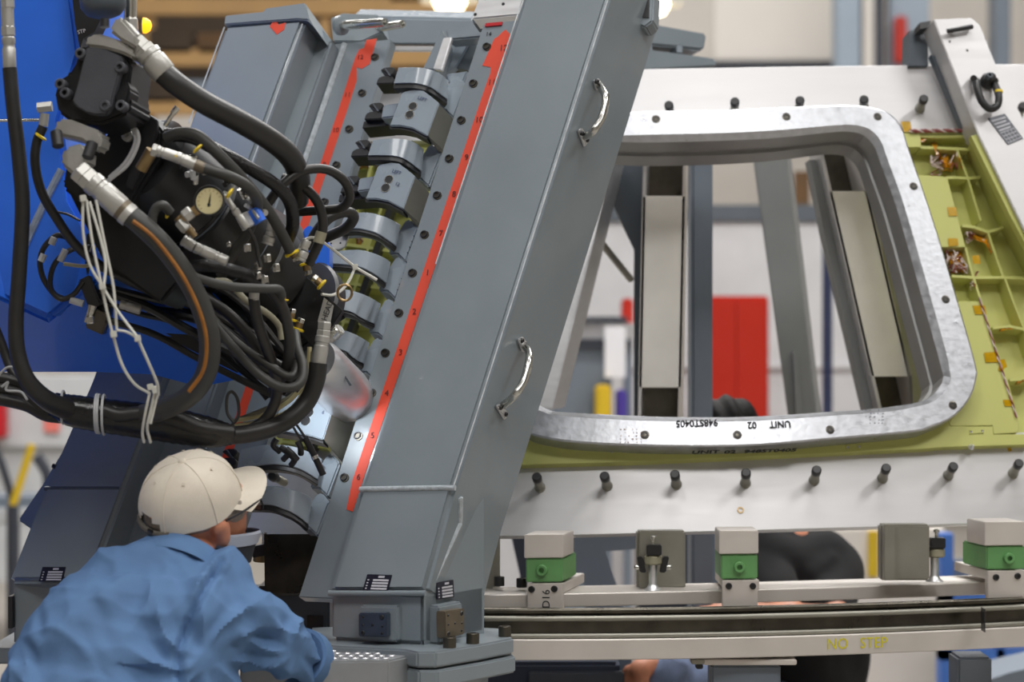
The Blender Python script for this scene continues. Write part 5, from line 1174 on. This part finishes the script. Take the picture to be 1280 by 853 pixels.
# shirt: back, shoulders, sleeves; creased along pulls from collar, armpit and elbow
SEAM = [W(x, y, 4.6) for x, y in ((276, 700), (262, 732), (247, 765), (238, 800), (242, 850))]
YOKE = [W(x, y, 4.6) for x, y in ((120, 706), (170, 704), (225, 712), (280, 716))]
def near(co, line):
    best = 9
    for a, b in zip(line, line[1:]):
        ax_, az_, bx_, bz_ = a.x, a.z, b.x-a.x, b.z-a.z
        t = max(0, min(1, ((co.x-ax_)*bx_+(co.z-az_)*bz_)/(bx_*bx_+bz_*bz_)))
        best = min(best, math.hypot(co.x-ax_-bx_*t, co.z-az_-bz_*t))
    return best
def ridge(t): return 1-2*abs(math.sin(t))**.8
def fold(co, no):
    x, y, z = co
    h = .0035*ridge(x*16+z*19+math.sin(z*14+x*6)*1.1)+.003*ridge(x*9-z*23+math.sin(x*22)*.9+1.3)+.0014*math.sin((x*.6+z)*80+math.sin(x*50)*2)
    # pulls fanning out from the right armpit, bunching at the elbow, sag over the left flank
    def fan(c, rad, n, amp, ph=0.0):
        d = math.hypot(x-c.x, z-c.z); a = math.atan2(z-c.z, x-c.x)
        return amp*min(1, max(0, (d-.018)/.05))*math.exp(-((d-rad*.5)/(rad*.6))**2)*(ridge(a*n+d*14+ph+math.sin(d*40+a*3)*.5)*.6+.4*math.sin(a*n*1.7+d*25))
    h += fan(W(272, 815, 4.6), .17, 4.5, .009)+fan(W(378, 812, 4.7), .10, 5, .008, .7)+fan(W(20, 790, 4.6), .2, 4, .008, 1.2)+fan(W(180, 690, 4.6), .13, 3.5, .005, .4)
    if y < 4.72:
        s_ = near(co, SEAM); h += -.007*math.exp(-(s_/.0065)**2)+.003*math.exp(-((s_-.014)/.007)**2)
        s_ = near(co, YOKE); h += -.003*math.exp(-(s_/.006)**2)
    return co+no*h*1.4
cuff = W(368, 818, 4.78)
shirt = [('c', W(230, 710, 4.70), .078, W(222, 722, 4.68), .098), ('c', W(190, 712, 4.67), .066, W(210, 726, 4.66), .085),
         ('c', W(150, 728, 4.64), .085, W(270, 735, 4.66), .088), ('c', W(118, 768, 4.60), .092, W(286, 772, 4.64), .094),
         ('c', W(150, 790, 4.60), .145, W(232, 790, 4.60), .13), ('c', W(110, 830, 4.56), .15, W(200, 850, 4.57), .15), ('c', W(90, 900, 4.52), .16, W(170, 930, 4.52), .16), ('c', W(30, 960, 4.48), .15, W(130, 1000, 4.48), .15),
         ('c', W(292, 778, 4.655), .088, W(334, 796, 4.69), .080), ('c', W(334, 796, 4.69), .080, W(350, 806, 4.72), .068), ('c', W(350, 806, 4.72), .068, cuff, .056),
         ('c', shL, .085, W(72, 850, 4.66), .078), ('c', W(72, 850, 4.66), .078, elL, .06), ('c', elL, .058, elL.lerp(haL, .7), .045)]
sh = blob('shirt', shirt, 'shirt', MAN, .006, 9, deform=fold)
# collar stand and fall
cc = W(226, 712, 4.69); ax = (H(-.02, 0, -.03)-W(222, 706, 4.69)).normalized(); _, cu_, cv_ = frame_of(ax)
bm = bmesh.new(); rings = []
for t, r in ((-.012, .083), (.012, .079), (.026, .076), (.030, .081), (.022, .089), (-.004, .098), (-.018, .100), (-.014, .094)):
    rings.append([bm.verts.new(cc+ax*t+(cu_*math.cos(a)+cv_*math.sin(a)*1.0)*r) for a in [2*math.pi*i/40 for i in range(40)]])
for A_, B_ in zip(rings, rings[1:]+rings[:1]):
    for i in range(40): bm.faces.new((A_[i], A_[(i+1) % 40], B_[(i+1) % 40], B_[i]))
finish('collar', bm, 'shirt', sh)
cd_ = (cuff-W(350, 806, 4.72)).normalized()
lathe('cuff', cuff+cd_*.02, cd_, [(0, .060), (.028, .063), (.034, .062), (.030, .056), (0.0, .053)], 'shirt', sh, 28)
# neck gaiter
bm = bmesh.new(); rings = []
g0 = H(.012, 0, -.085); ga = V((fw.x*.25, fw.y*.25, 1)).normalized(); _, gu, gv = frame_of(ga)
for t, r in ((-.035, .080), (-.01, .081), (.012, .084), (.024, .086), (.026, .082), (0, .074)):
    rings.append([bm.verts.new(g0+ga*(t+.022*((gu*math.cos(a)+gv*math.sin(a)).dot(fw)))+(gu*math.cos(a)+gv*math.sin(a))*r+fw*(.018*max(0, (gu*math.cos(a)+gv*math.sin(a)).dot(fw)))) for a in [2*math.pi*i/36 for i in range(36)]])
for A_, B_ in zip(rings, rings[1:]):
    for i in range(36): bm.faces.new((A_[i], A_[(i+1) % 36], B_[(i+1) % 36], B_[i]))
gt = finish('neck_gaiter', bm, 'gaiter', MAN, label='charcoal neck gaiter pulled up over the chin')
bm = bmesh.new(); rings = []
for t, r in ((.004, .0855), (.012, .0865), (.026, .088), (.030, .084)):
    rings.append([bm.verts.new(g0+ga*(t+.022*((gu*math.cos(a)+gv*math.sin(a)).dot(fw)))+(gu*math.cos(a)+gv*math.sin(a))*r+fw*(.018*max(0, (gu*math.cos(a)+gv*math.sin(a)).dot(fw)))) for a in [2*math.pi*i/36 for i in range(36)]])
for A_, B_ in zip(rings, rings[1:]):
    for i in range(36): bm.faces.new((A_[i], A_[(i+1) % 36], B_[(i+1) % 36], B_[i]))
finish('gaiter_band', bm, 'gaiterl', gt, label='pale grey upper band')
# hair at the temple and nape
blob('hair', [He(-.018, 0, .018, .0985, .0795, .040), He(.045, -.062, .012, .024, .014, .026)], 'hairg', MAN, .006, 4)
# cap: crown of six panels with an opening and strap at the back, brim, button
cb = H(-.018, 0, .040); CR = Matrix((fw, sd, upv)).transposed()
tilt = math.radians(-6)
f2 = (fw*math.cos(tilt)-upv*math.sin(tilt)).normalized(); u2 = (upv*math.cos(tilt)+fw*math.sin(tilt)).normalized()
def Cp(f, s, u): return cb+f2*f+sd*s+u2*u
bm = bmesh.new(); NR, NA = 14, 60; R = []
for i in range(NR+1):
    ph = math.pi/2*i/NR; row = []
    for j in range(NA):
        a = 2*math.pi*j/NA; cr = math.cos(ph); hh = math.sin(ph)
        pinch = 1-.012*abs(math.cos(3*a))**14*cr
        rf = .106*(cr**.72); rs = .087*(cr**.72)
        row.append(bm.verts.new(Cp(rf*math.cos(a)*pinch, rs*math.sin(a)*pinch, -.020+.108*(hh**.95)+.0018*math.sin(5*a+4*ph)*cr)))
        if i == NR: break
    R.append(row)
for i in range(NR-1):
    for j in range(NA):
        a = 2*math.pi*(j+.5)/NA
        back = math.pi-abs((a % (2*math.pi))-math.pi)
        if i < 3 and abs(a-math.pi) < (.46, .40, .26)[i]: continue
        bm.faces.new((R[i][j], R[i][(j+1) % NA], R[i+1][(j+1) % NA], R[i+1][j]))
for j in range(NA): bm.faces.new((R[NR-1][j], R[NR-1][(j+1) % NA], R[NR][0]))
bmesh.ops.recalc_face_normals(bm, faces=bm.faces)
bmesh.ops.solidify(bm, geom=bm.faces[:], thickness=.003)
cap = finish('cap', bm, 'cap', MAN)
lathe('button', Cp(0, 0, .0865), u2, [(0, .008), (.003, .008), (.006, .005), (.0065, .001)], 'cap', cap, 16)
for j in range(6):
    a = math.pi/6+j*math.pi/3; pts = []
    for i in range(0, NR+1, 2):
        ph = math.pi/2*i/NR; cr = max(0, math.cos(ph)); pts.append(Cp(.1068*cr**.72*math.cos(a), .0878*cr**.72*math.sin(a), -.020+.1085*math.sin(ph)**.95))
    tube('seam', pts, .0011, 'cap', cap, 6, 2)
    a2 = a+math.pi/6; ph = 1.02; cr = math.cos(ph)
    lathe('eyelet', Cp(.1075*cr**.72*math.cos(a2), .0885*cr**.72*math.sin(a2), -.020+.1085*math.sin(ph)**.95), (f2*math.cos(a2)+sd*math.sin(a2)+u2), [(0, .0035), (.001, .0035), (.001, .0014), (.0004, .0014)], 'cap', cap, 10)
bm = bmesh.new(); R = []
for i in range(7):
    t = i/6; row = []
    for j in range(25):
        a = -1.12+2.24*j/24; ext = .066*t*math.cos(a*1.05)**.6 if abs(a*1.05) < math.pi/2 else 0
        row.append(bm.verts.new(Cp(.104*math.cos(a)+ext, .086*math.sin(a)*(1+.04*t), -.012-.008*t-.024*(math.sin(a)**2)*(.2+t*.9))))
    R.append(row)
for A_, B_ in zip(R, R[1:]):
    for j in range(24): bm.faces.new((A_[j], A_[j+1], B_[j+1], B_[j]))
bmesh.ops.recalc_face_normals(bm, faces=bm.faces); bmesh.ops.solidify(bm, geom=bm.faces[:], thickness=.004)
finish('brim', bm, 'cap', cap)
tube('back_strap', [Cp(.106*math.cos(a), .088*math.sin(a), -.016) for a in [math.pi-.6+1.2*i/10 for i in range(11)]], .0062, 'capdark', cap, 8, 2)
a = math.pi+.18; box('strap_buckle', Cp(.109*math.cos(a), .090*math.sin(a), -.016), (sd*math.cos(a)-f2*math.sin(a))*.007, (f2*math.cos(a)+sd*math.sin(a))*.0025, u2*.0085, 'dsteel', cap, .001)
# spectacles
gl = tube('spectacles', [H(.0, -.083, .014), H(.05, -.080, .016), H(.104, -.066, .016)], .0022, 'ink', MAN, 8, 4)
for s in (-1, 1):
    tube('lens_rim', [H(.108+.006*math.cos(t)*0, s*(.036+.027*math.cos(t)), -.002+.019*math.sin(t)) for t in [2*math.pi*i/20 for i in range(21)]], .0017, 'ink', gl, 6, 2)
    lathe('lens', H(.107, s*.036, -.002), fw, [(0, .022), (.0015, .022)], 'lens', gl, 24)
tube('bridge', [H(.108, -.011, .004), H(.114, 0, .007), H(.108, .011, .004)], .0016, 'ink', gl, 6, 4)
tube('temple', [H(.0, .083, .014), H(.05, .080, .016), H(.104, .066, .016)], .0022, 'ink', gl, 8, 4)
# trousers and boots below the frame
kR, kL = V((hip.x+.34, 4.62, .10)), V((hip.x+.12, 4.80, .10))
hR, hL = hip+V((.10, -.02, -.02)), hip+V((-.08, .02, -.02))
blob('trousers', [('c', hR, .125, kR, .075), ('c', kR, .075, V((kR.x-.36, 4.52, .08)), .055), ('c', hL, .125, kL, .075), ('c', kL, .075, V((kL.x-.38, 4.75, .08)), .055), ('c', hR, .13, hL, .13)], 'trouser', MAN, .014, 4)
for p in (V((kR.x-.42, 4.52, .07)), V((kL.x-.44, 4.75, .07))):
    blob('boot', [('e', p, V((.055, 0, 0)), V((0, .045, 0)), V((0, 0, .07))), ('e', p+V((-.06, 0, -.01)), V((.06, 0, 0)), V((0, .042, 0)), V((0, 0, .05)))], 'black', MAN, .01, 3)

# ================================================================ second person behind the fixture
P2_ = thing('person', 'dark haired person in a black t-shirt and jeans sitting behind the window frame', 'person')
d = 6.75; kk = d/F
h2 = W(906, 556, d)
f3 = V((-.75, -.55, -.35)).normalized(); s3 = V((0, 0, 1)).cross(f3).normalized(); u3 = f3.cross(s3)
def H2(f, s, u): return h2+f3*f+s3*s+u3*u
def He2(f, s, u, a, b, c): return ('e', H2(f, s, u), f3*a, s3*b, u3*c)
sa, sb = W(1048, 705, d+.05), W(945, 715, d-.12)
ea, eb = W(1042, 776, d-.22), W(990, 778, d-.34)
wa, wb = W(900, 766, d-.46), W(872, 774, d-.52)
hp = W(1010, 905, d+.1)
tor = [He2(-.01, 0, .03, .095, .075, .09), He2(.03, 0, -.03, .07, .06, .085), He2(.09, 0, -.02, .018, .012, .02), He2(0, -.077, -.01, .02, .01, .032), He2(0, .077, -.01, .02, .01, .032), He2(.08, 0, -.06, .016, .024, .012),
       ('c', H2(-.02, 0, -.05), .055, W(955, 668, d), .062), ('c', W(975, 690, d), .10, hp, .14), ('c', sa, .06, ea, .045), ('c', ea, .044, wa, .030), ('c', sb, .06, eb, .045), ('c', eb, .044, wb, .03)]
tor += hand(wa, wa-ea, (0, 0, 1), 1)+hand(wb, wb-eb, (0, 0, 1), -1)
kn1, kn2 = W(826, 858, d-.45), W(868, 862, d-.25)
tor += hand(W(800, 838, d-.52), (-.3, -.1, -1), (-.6, -.7, .2), 1)
tor += [('c', W(800, 838, d-.52), .03, W(840, 828, d-.42), .035)]
blob('body', tor, 'skin', P2_, .007, 4)
blob('black_tee', [('c', W(962, 676, d), .085, W(985, 720, d), .16), ('c', W(960, 708, d-.1), .095, W(1026, 706, d+.04), .10), ('c', W(952, 642, d), .07, W(970, 690, d), .11), ('c', W(990, 760, d), .165, hp, .17), ('c', W(1040, 712, d+.04), .085, W(1036, 752, d-.12), .075), ('c', W(1040, 800, d+.05), .11, W(1030, 860, d+.08), .12), ('c', W(950, 715, d-.12), .085, W(972, 745, d-.24), .07), ('c', W(1040, 712, d+.04), .09, W(1040, 768, d-.16), .07)], 'tee', P2_, .01, 7, deform=lambda co, no: co+no*.004*math.sin(co.x*40+co.z*30))
blob('hair', [He2(-.018, 0, .042, .104, .085, .090), He2(-.06, 0, 0, .06, .075, .07)], 'hair', P2_, .008, 3, deform=lambda co, no: co+no*.005*math.sin(co.x*120+co.z*60))
blob('jeans', [('c', hp+V((0, -.08, -.03)), .135, kn1, .09), ('c', kn1, .09, V((kn1.x+.02, kn1.y-.02, .12)), .06), ('c', hp+V((.02, .08, -.03)), .135, kn2, .09), ('c', kn2, .09, V((kn2.x+.05, kn2.y, .12)), .06), ('c', hp+V((0, -.06, -.02)), .15, hp+V((0, .06, -.02)), .15)], 'jeans', P2_, .012, 4, deform=lambda co, no: co+no*.004*math.sin(co.x*90-co.z*50))
for q_ in (kn1, kn2):
    blob('shoe', [('e', V((q_.x-.03, q_.y-.03, .055)), V((.12, 0, 0)), V((0, .048, 0)), V((0, 0, .055)))], 'black', P2_, .012, 3)
T = thing('stool', 'round black work stool under the person in black', 'stool')
hz_ = hp.z-.17
lathe('seat', (hp.x, hp.y, hz_-.06), (0, 0, 1), [(0, .16), (.01, .18), (.05, .18), (.06, .17)], 'black', T, 28); cyl('column', (hp.x, hp.y, .06), (hp.x, hp.y, hz_-.05), .03, 'dsteel', T, 16)
for i in range(5):
    a = i*2*math.pi/5; cyl('leg', (hp.x, hp.y, .08), (hp.x+.26*math.cos(a), hp.y+.26*math.sin(a), .03), .02, 'black', T, 10, r1=.03)

FL = lambda d: CY+1.5*F/d       # pixel row where the floor lies at depth d

# ================================================================ step in the foreground, dark cabinet under the beam
T = thing('step_platform', 'grey metal step with a perforated tread in front of the big post', 'step')
zt = 1.5-(826-CY)*4.80/F
a_ = [hz(330, 828, zt), hz(487, 824, zt), hz(520, 819.5, zt), hz(395, 815, zt), hz(330, 816, zt)]
PT = [V((W(300, 0, 1).x*4.78, 4.78, zt)), V((W(487, 0, 1).x*4.80, 4.80, zt)), V((W(519, 0, 1).x*4.9, 4.90, zt)), V((W(519, 0, 1).x*4.9, 4.99, zt)), V((W(300, 0, 1).x*4.98, 4.99, zt))]
bm = bmesh.new(); add_prism(bm, PT, V((0, 0, -.16))); finish('body', bm, 'stepgrey', T, .004)
x0, x1 = PT[0].x+.02, PT[1].x-.01
for r in range(4):
    for c in range(13):
        cx_ = x0+.02+c*(x1-x0)/13+(.01 if r % 2 else 0); cy_ = 4.825+r*.038
        lathe('tread_hole', (cx_, cy_, zt-.002), (0, 0, 1), [(0, .0098), (.0035, .0098), (.005, .0085), (.005, .006), (.001, .006)], 'alu', T, 10)
for x in (PT[0].x+.03, PT[1].x-.05): wbox('leg', x, x+.05, 4.84, 4.96, 0, zt-.155, 'stepgrey', T)
T = thing('equipment_cabinet', 'dark navy cabinet low behind the pedestal of the big post', 'cabinet')
pbox('body', 592, 828, 775, 1500, 6.1, .5, 'trouser', T, .01); pbox('door', 660, 840, 780, 1400, 6.09, .02, 'bdark', T, .004)
T = thing('brace', 'dark blue grey diagonal brace behind the left green clamp block', 'brace')
prism('brace', Plane((0, -1, 0), 0, 0, 6.5), [(700, 640), (800, 640), (800, 686), (757, 690), (772, 735), (790, 800), (735, 800), (730, 731), (704, 700)], .08, 'bgrey', T, vec=V((0, .08, 0)))
prism('brace_foot', Plane((0, -1, 0), 0, 0, 6.5), [(735, 790), (790, 790), (790, 1330), (735, 1330)], .08, 'bgrey', T, vec=V((0, .08, 0)))
T = thing('dark_machine', 'dark machine behind the shelf, between the middle stem and the person in black', 'machine')
pbox('body', 800, 640, 955, FL(7.6), 7.6, .3, 'bdark', T, .01); pbox('door_panel', 858, 660, 905, 840, 7.59, .02, 'bgrey', T, .004)
T = thing('dark_post', 'dark post behind the left end of the support shelf', 'post')
prism('post', Plane((0, -1, 0), 0, 0, 6.7), [(632, 640), (660, 640), (656, 1270), (648, 1270), (650, 720)], .08, 'bdark', T, vec=V((0, .08, 0)))

# ================================================================ hall in the background, out of focus
def tpbox(name, label, cat, xa, ya, xb, yb, d, depth, m, group=None, bevel=.01):
    T = thing(name, label, cat, group); pbox('body', xa, ya, xb, yb, d, depth, m, T, bevel); return T
T = tpbox('partition', 'long white partition wall seen through the window frame', 'partition', 560, 276, 1180, FL(13), 13.0, .1, 'lgrey')
pbox('head_rail', 560, 256, 1180, 276, 12.98, .14, 'dgrey', T); pbox('dado_line', 560, 455, 1180, 461, 12.98, .02, 'lgrey', T)
T = tpbox('storage_cabinet', 'tall red metal cabinet standing against the white partition', 'cabinet', 880, 370, 961, FL(12), 12.0, .6, 'redcab')
pbox('door', 884, 376, 920, FL(12)-8, 11.98, .02, 'redcab', T); pbox('door', 921, 376, 957, FL(12)-8, 11.98, .02, 'redcab', T); pbox('handle', 918, 560, 922, 580, 11.95, .03, 'dsteel', T)
T = tpbox('pole', 'dark navy pole standing right of the red cabinet', 'pole', 1029, 180, 1041, FL(11), 11.0, .05, 'navy')
T = tpbox('machine', 'grey boxed machine with a dark shelf left of the aluminium channel', 'machine', 690, 432, 765, FL(11), 11.0, .7, 'bgrey')
pbox('top_deck', 695, 404, 800, 424, 11.0, .5, 'alu', T); pbox('dark_shelf', 715, 396, 785, 403, 10.95, .4, 'bdark', T); pbox('dark_band', 690, 424, 790, 436, 10.98, .6, 'bdark', T); pbox('leg', 780, 424, 790, FL(11), 11.0, .1, 'bgrey', T)
tpbox('notice', 'white paper sheet hung beside the grey machine', 'paper', 756, 408, 782, 472, 10.9, .01, 'paper', bevel=0)
tpbox('box_file', 'small bright red box behind the stay rod', 'box', 778, 373, 792, 412, 11.5, .2, 'redcab')
tpbox('yellow_bin', 'yellow container low beside the white paper sheet', 'container', 745, 482, 764, 530, 10.8, .2, 'ybg')
tpbox('binder', 'purple binder beside the yellow container', 'binder', 771, 488, 784, 530, 10.8, .2, 'purple')
tpbox('wall_panel', 'large pale beige door panel high on the far wall, centre', 'panel', 893, -20, 1047, 76, 20.5, .1, 'wall')
tpbox('wall_sill', 'dark sill strip under the beige door panel', 'trim', 760, 76, 1060, 86, 20.4, .2, 'bdark')
for i, (xa, xb, m, lab) in enumerate(((1046, 1076, 'bcol', 'pale blue grey roof column left of the lifting bar, nearest the beige panel'), (1080, 1108, 'wall', 'cream roof column between two grey ones'), (1112, 1162, 'bcol', 'wide blue grey roof column behind the lifting bar head'), (1244, 1264, 'bgrey', 'narrow grey roof column right of the lifting bar'))):
    tpbox('roof_column', lab, 'column', xa, -160, xb, FL(19), 19.0, .3, m, 'roof columns')
tpbox('conduit', 'dark conduit beside the cream roof column', 'pipe', 1095, -100, 1106, 90, 18.9, .1, 'bdark')
tpbox('hose_reel_box', 'red box on the wide roof column', 'box', 1120, 20, 1134, 78, 18.8, .15, 'redcab')
tpbox('pink_sign', 'brownish orange board standing on the partition, seen through the window', 'board', 993, 214, 1012, 256, 13.02, .02, 'box', bevel=0)
# racking at the upper left
T = thing('pallet_rack', 'tan pallet racking along the far wall, upper left', 'rack')
for y in (2, 66, 128): pbox('beam', 100, y-5, 770, y+16, 17.6, .1, 'rack', T)
for x in (180, 400, 620, 756): pbox('upright', x, -60, x+12, FL(17.6), 17.65, .1, 'rack', T)
pbox('back_sheet', 100, -60, 770, 130, 18.6, .03, 'boxd', T)
for xa, xb, ya, yb, m_, lab in ((186, 240, 36, 67.5, 'boxd', 'dark crate on the far rack just right of the amber beacon'), (246, 300, 40, 67.5, 'box', 'brown carton on the far rack left of the capped post'), (178, 226, 96, 129.5, 'boxd', 'dark crate on the lower far rack shelf above the thick hose'), (230, 268, 100, 129.5, 'bgrey', 'grey crate on the lower far rack shelf beside the left post'), (486, 540, -22, 3.5, 'box', 'brown carton above the cross beam, left of the lit lamp'), (596, 650, -20, 3.5, 'boxd', 'dark crate above the head plate, right of the lit lamp'), (490, 556, 92, 129.5, 'box', 'brown carton seen through the gap under the cross beam')):
    o = pbox('carton', xa, ya, xb, yb, 17.6, .6, m_, None, .01); tag(o, lab, 'box', 'crates on the far rack')
# lit lamps far off
for x, y, r, lab in ((562, 2, 24, 'lit high bay lamp left of the big post head'), (816, 6, 22, 'lit high bay lamp right of the big post head')):
    T = thing('high_bay_lamp', lab, 'lamp', 'high bay lamps'); p = W(x, y, 16.5)
    lathe('shade', p+V((0, 0, .22)), (0, 0, -1), [(0, .05), (.04, .07), (.2, .2), (.22, .2), (.2, .19)], 'lgrey', T, 24); lathe('bulb', p+V((0, 0, .06)), (0, 0, -1), [(0, .09), (.06, .11), (.12, .08), (.14, .02)], 'lamp', T, 18)
    cyl('drop_rod', p+V((0, 0, .22)), p+V((0, 0, 3.5)), .012, 'bdark', T, 8)
# lower left of the hall
T = tpbox('work_bench', 'pale long work bench far behind the left post foot', 'bench', -60, 636, 130, 656, 12.0, .8, 'lgrey'); pbox('leg', 10, 656, 20, FL(12), 12.0, .1, 'bgrey', T); pbox('leg', 110, 656, 120, FL(12), 12.0, .1, 'bgrey', T); pbox('grey_mat', -30, 622, 95, 636, 12.05, .4, 'bgrey', T)
T = tpbox('low_cabinet', 'white cabinet row at the lower left far wall', 'cabinet', -60, 470, 130, 560, 15.0, .6, 'lgrey'); pbox('plinth', -60, 560, 130, FL(15), 15.05, .5, 'lgrey', T)
tpbox('fire_box', 'dark red box on the white cabinet, cut by the left edge', 'box', -20, 500, 5, 548, 14.85, .15, 'dred'); tpbox('red_sign', 'small pinkish red sign at the lower left', 'sign', 55, 519, 74, 540, 14.98, .02, 'pinksign', bevel=0)
T = thing('barrier', 'yellow slanted barrier strut at the lower left', 'barrier'); cyl('strut', W(16, 632, 11.5), W(40, 556, 11.5), .02, 'ybg', T, 12)
tube('black_strut', [W(16, 625, 11.6), W(2, 580, 11.6), W(-8, 556, 11.6)], .02, 'bdark', T, 10, 3); cyl('foot', W(16, 632, 11.5), W(16, FL(11.5), 11.5), .03, 'bdark', T, 12)
T = thing('trolley', 'dark trolley frame behind the yellow strut', 'trolley'); tube('frame', [W(46, 570, 12.5), W(60, 596, 12.5), W(58, 630, 12.5)], .03, 'bdark', T, 8, 3)
# lower right of the hall
tpbox('low_partition', 'white low partition under the right end of the lower plate', 'partition', 1000, 660, 1182, FL(9.5), 9.5, .1, 'wall')
tpbox('yellow_edge_strip', 'yellow vertical edge strip on the low white partition, far right', 'strip', 1086, 664, 1098, 722, 9.47, .03, 'ybg', bevel=.003)
T = thing('blue_frame', 'blue steel frame at the lower right edge', 'frame')
pbox('rail', 1176, 742, 1310, 768, 9.0, .1, 'bblue', T); pbox('rail', 1176, 812, 1310, 826, 9.0, .1, 'bblue', T); pbox('upright', 1176, 668, 1192, FL(9), 9.0, .1, 'bblue', T); pbox('upright', 1246, 690, 1256, FL(9), 9.0, .1, 'bblue', T); pbox('panel', 1192, 826, 1310, FL(9), 9.06, .05, 'bdark', T); pbox('tray', 1185, 700, 1310, 742, 9.15, .05, 'bgrey', T)
T = thing('grey_cover', 'grey sloping cover at the lower right corner', 'cover'); prism('cover', Plane((0, -1, 0), 0, 0, 7.4), [(1228, 853), (1260, 842), (1310, 830), (1310, 1100), (1228, 1100)], .3, 'bgrey', T, vec=V((0, .3, 0)))

# ================================================================ origins: each part at its own middle, each thing at its base
def _kids(o): return [c for c in bpy.data.objects if c.parent is o]
KID = {}
for o in bpy.data.objects:
    if o.parent: KID.setdefault(o.parent.name, []).append(o)
def bbox(o):
    P = [v.co for v in o.data.vertices] if o.type == 'MESH' else []
    lo = [min((p[i] for p in P), default=1e9) for i in range(3)]; hi = [max((p[i] for p in P), default=-1e9) for i in range(3)]
    return lo, hi
def full(o):
    lo, hi = bbox(o)
    for c in KID.get(o.name, []):
        a, b = full(c); lo = [min(x, y) for x, y in zip(lo, a)]; hi = [max(x, y) for x, y in zip(hi, b)]
    return lo, hi
def settle(o, porg):
    if o.type not in ('MESH', 'EMPTY'): return
    if o.type == 'MESH':
        lo, hi = bbox(o); c = V([(a+b)/2 for a, b in zip(lo, hi)])
        if o.parent is None: c.z = lo[2]
        if o.data.users == 1: o.data.transform(Matrix.Translation(-c))
    else:
        lo, hi = full(o); c = V(((lo[0]+hi[0])/2, (lo[1]+hi[1])/2, lo[2]))
    kids = KID.get(o.name, [])
    for k in kids: settle(k, c)
    o.location = c-porg
for o in [o for o in bpy.data.objects if o.parent is None]: settle(o, V((0, 0, 0)))
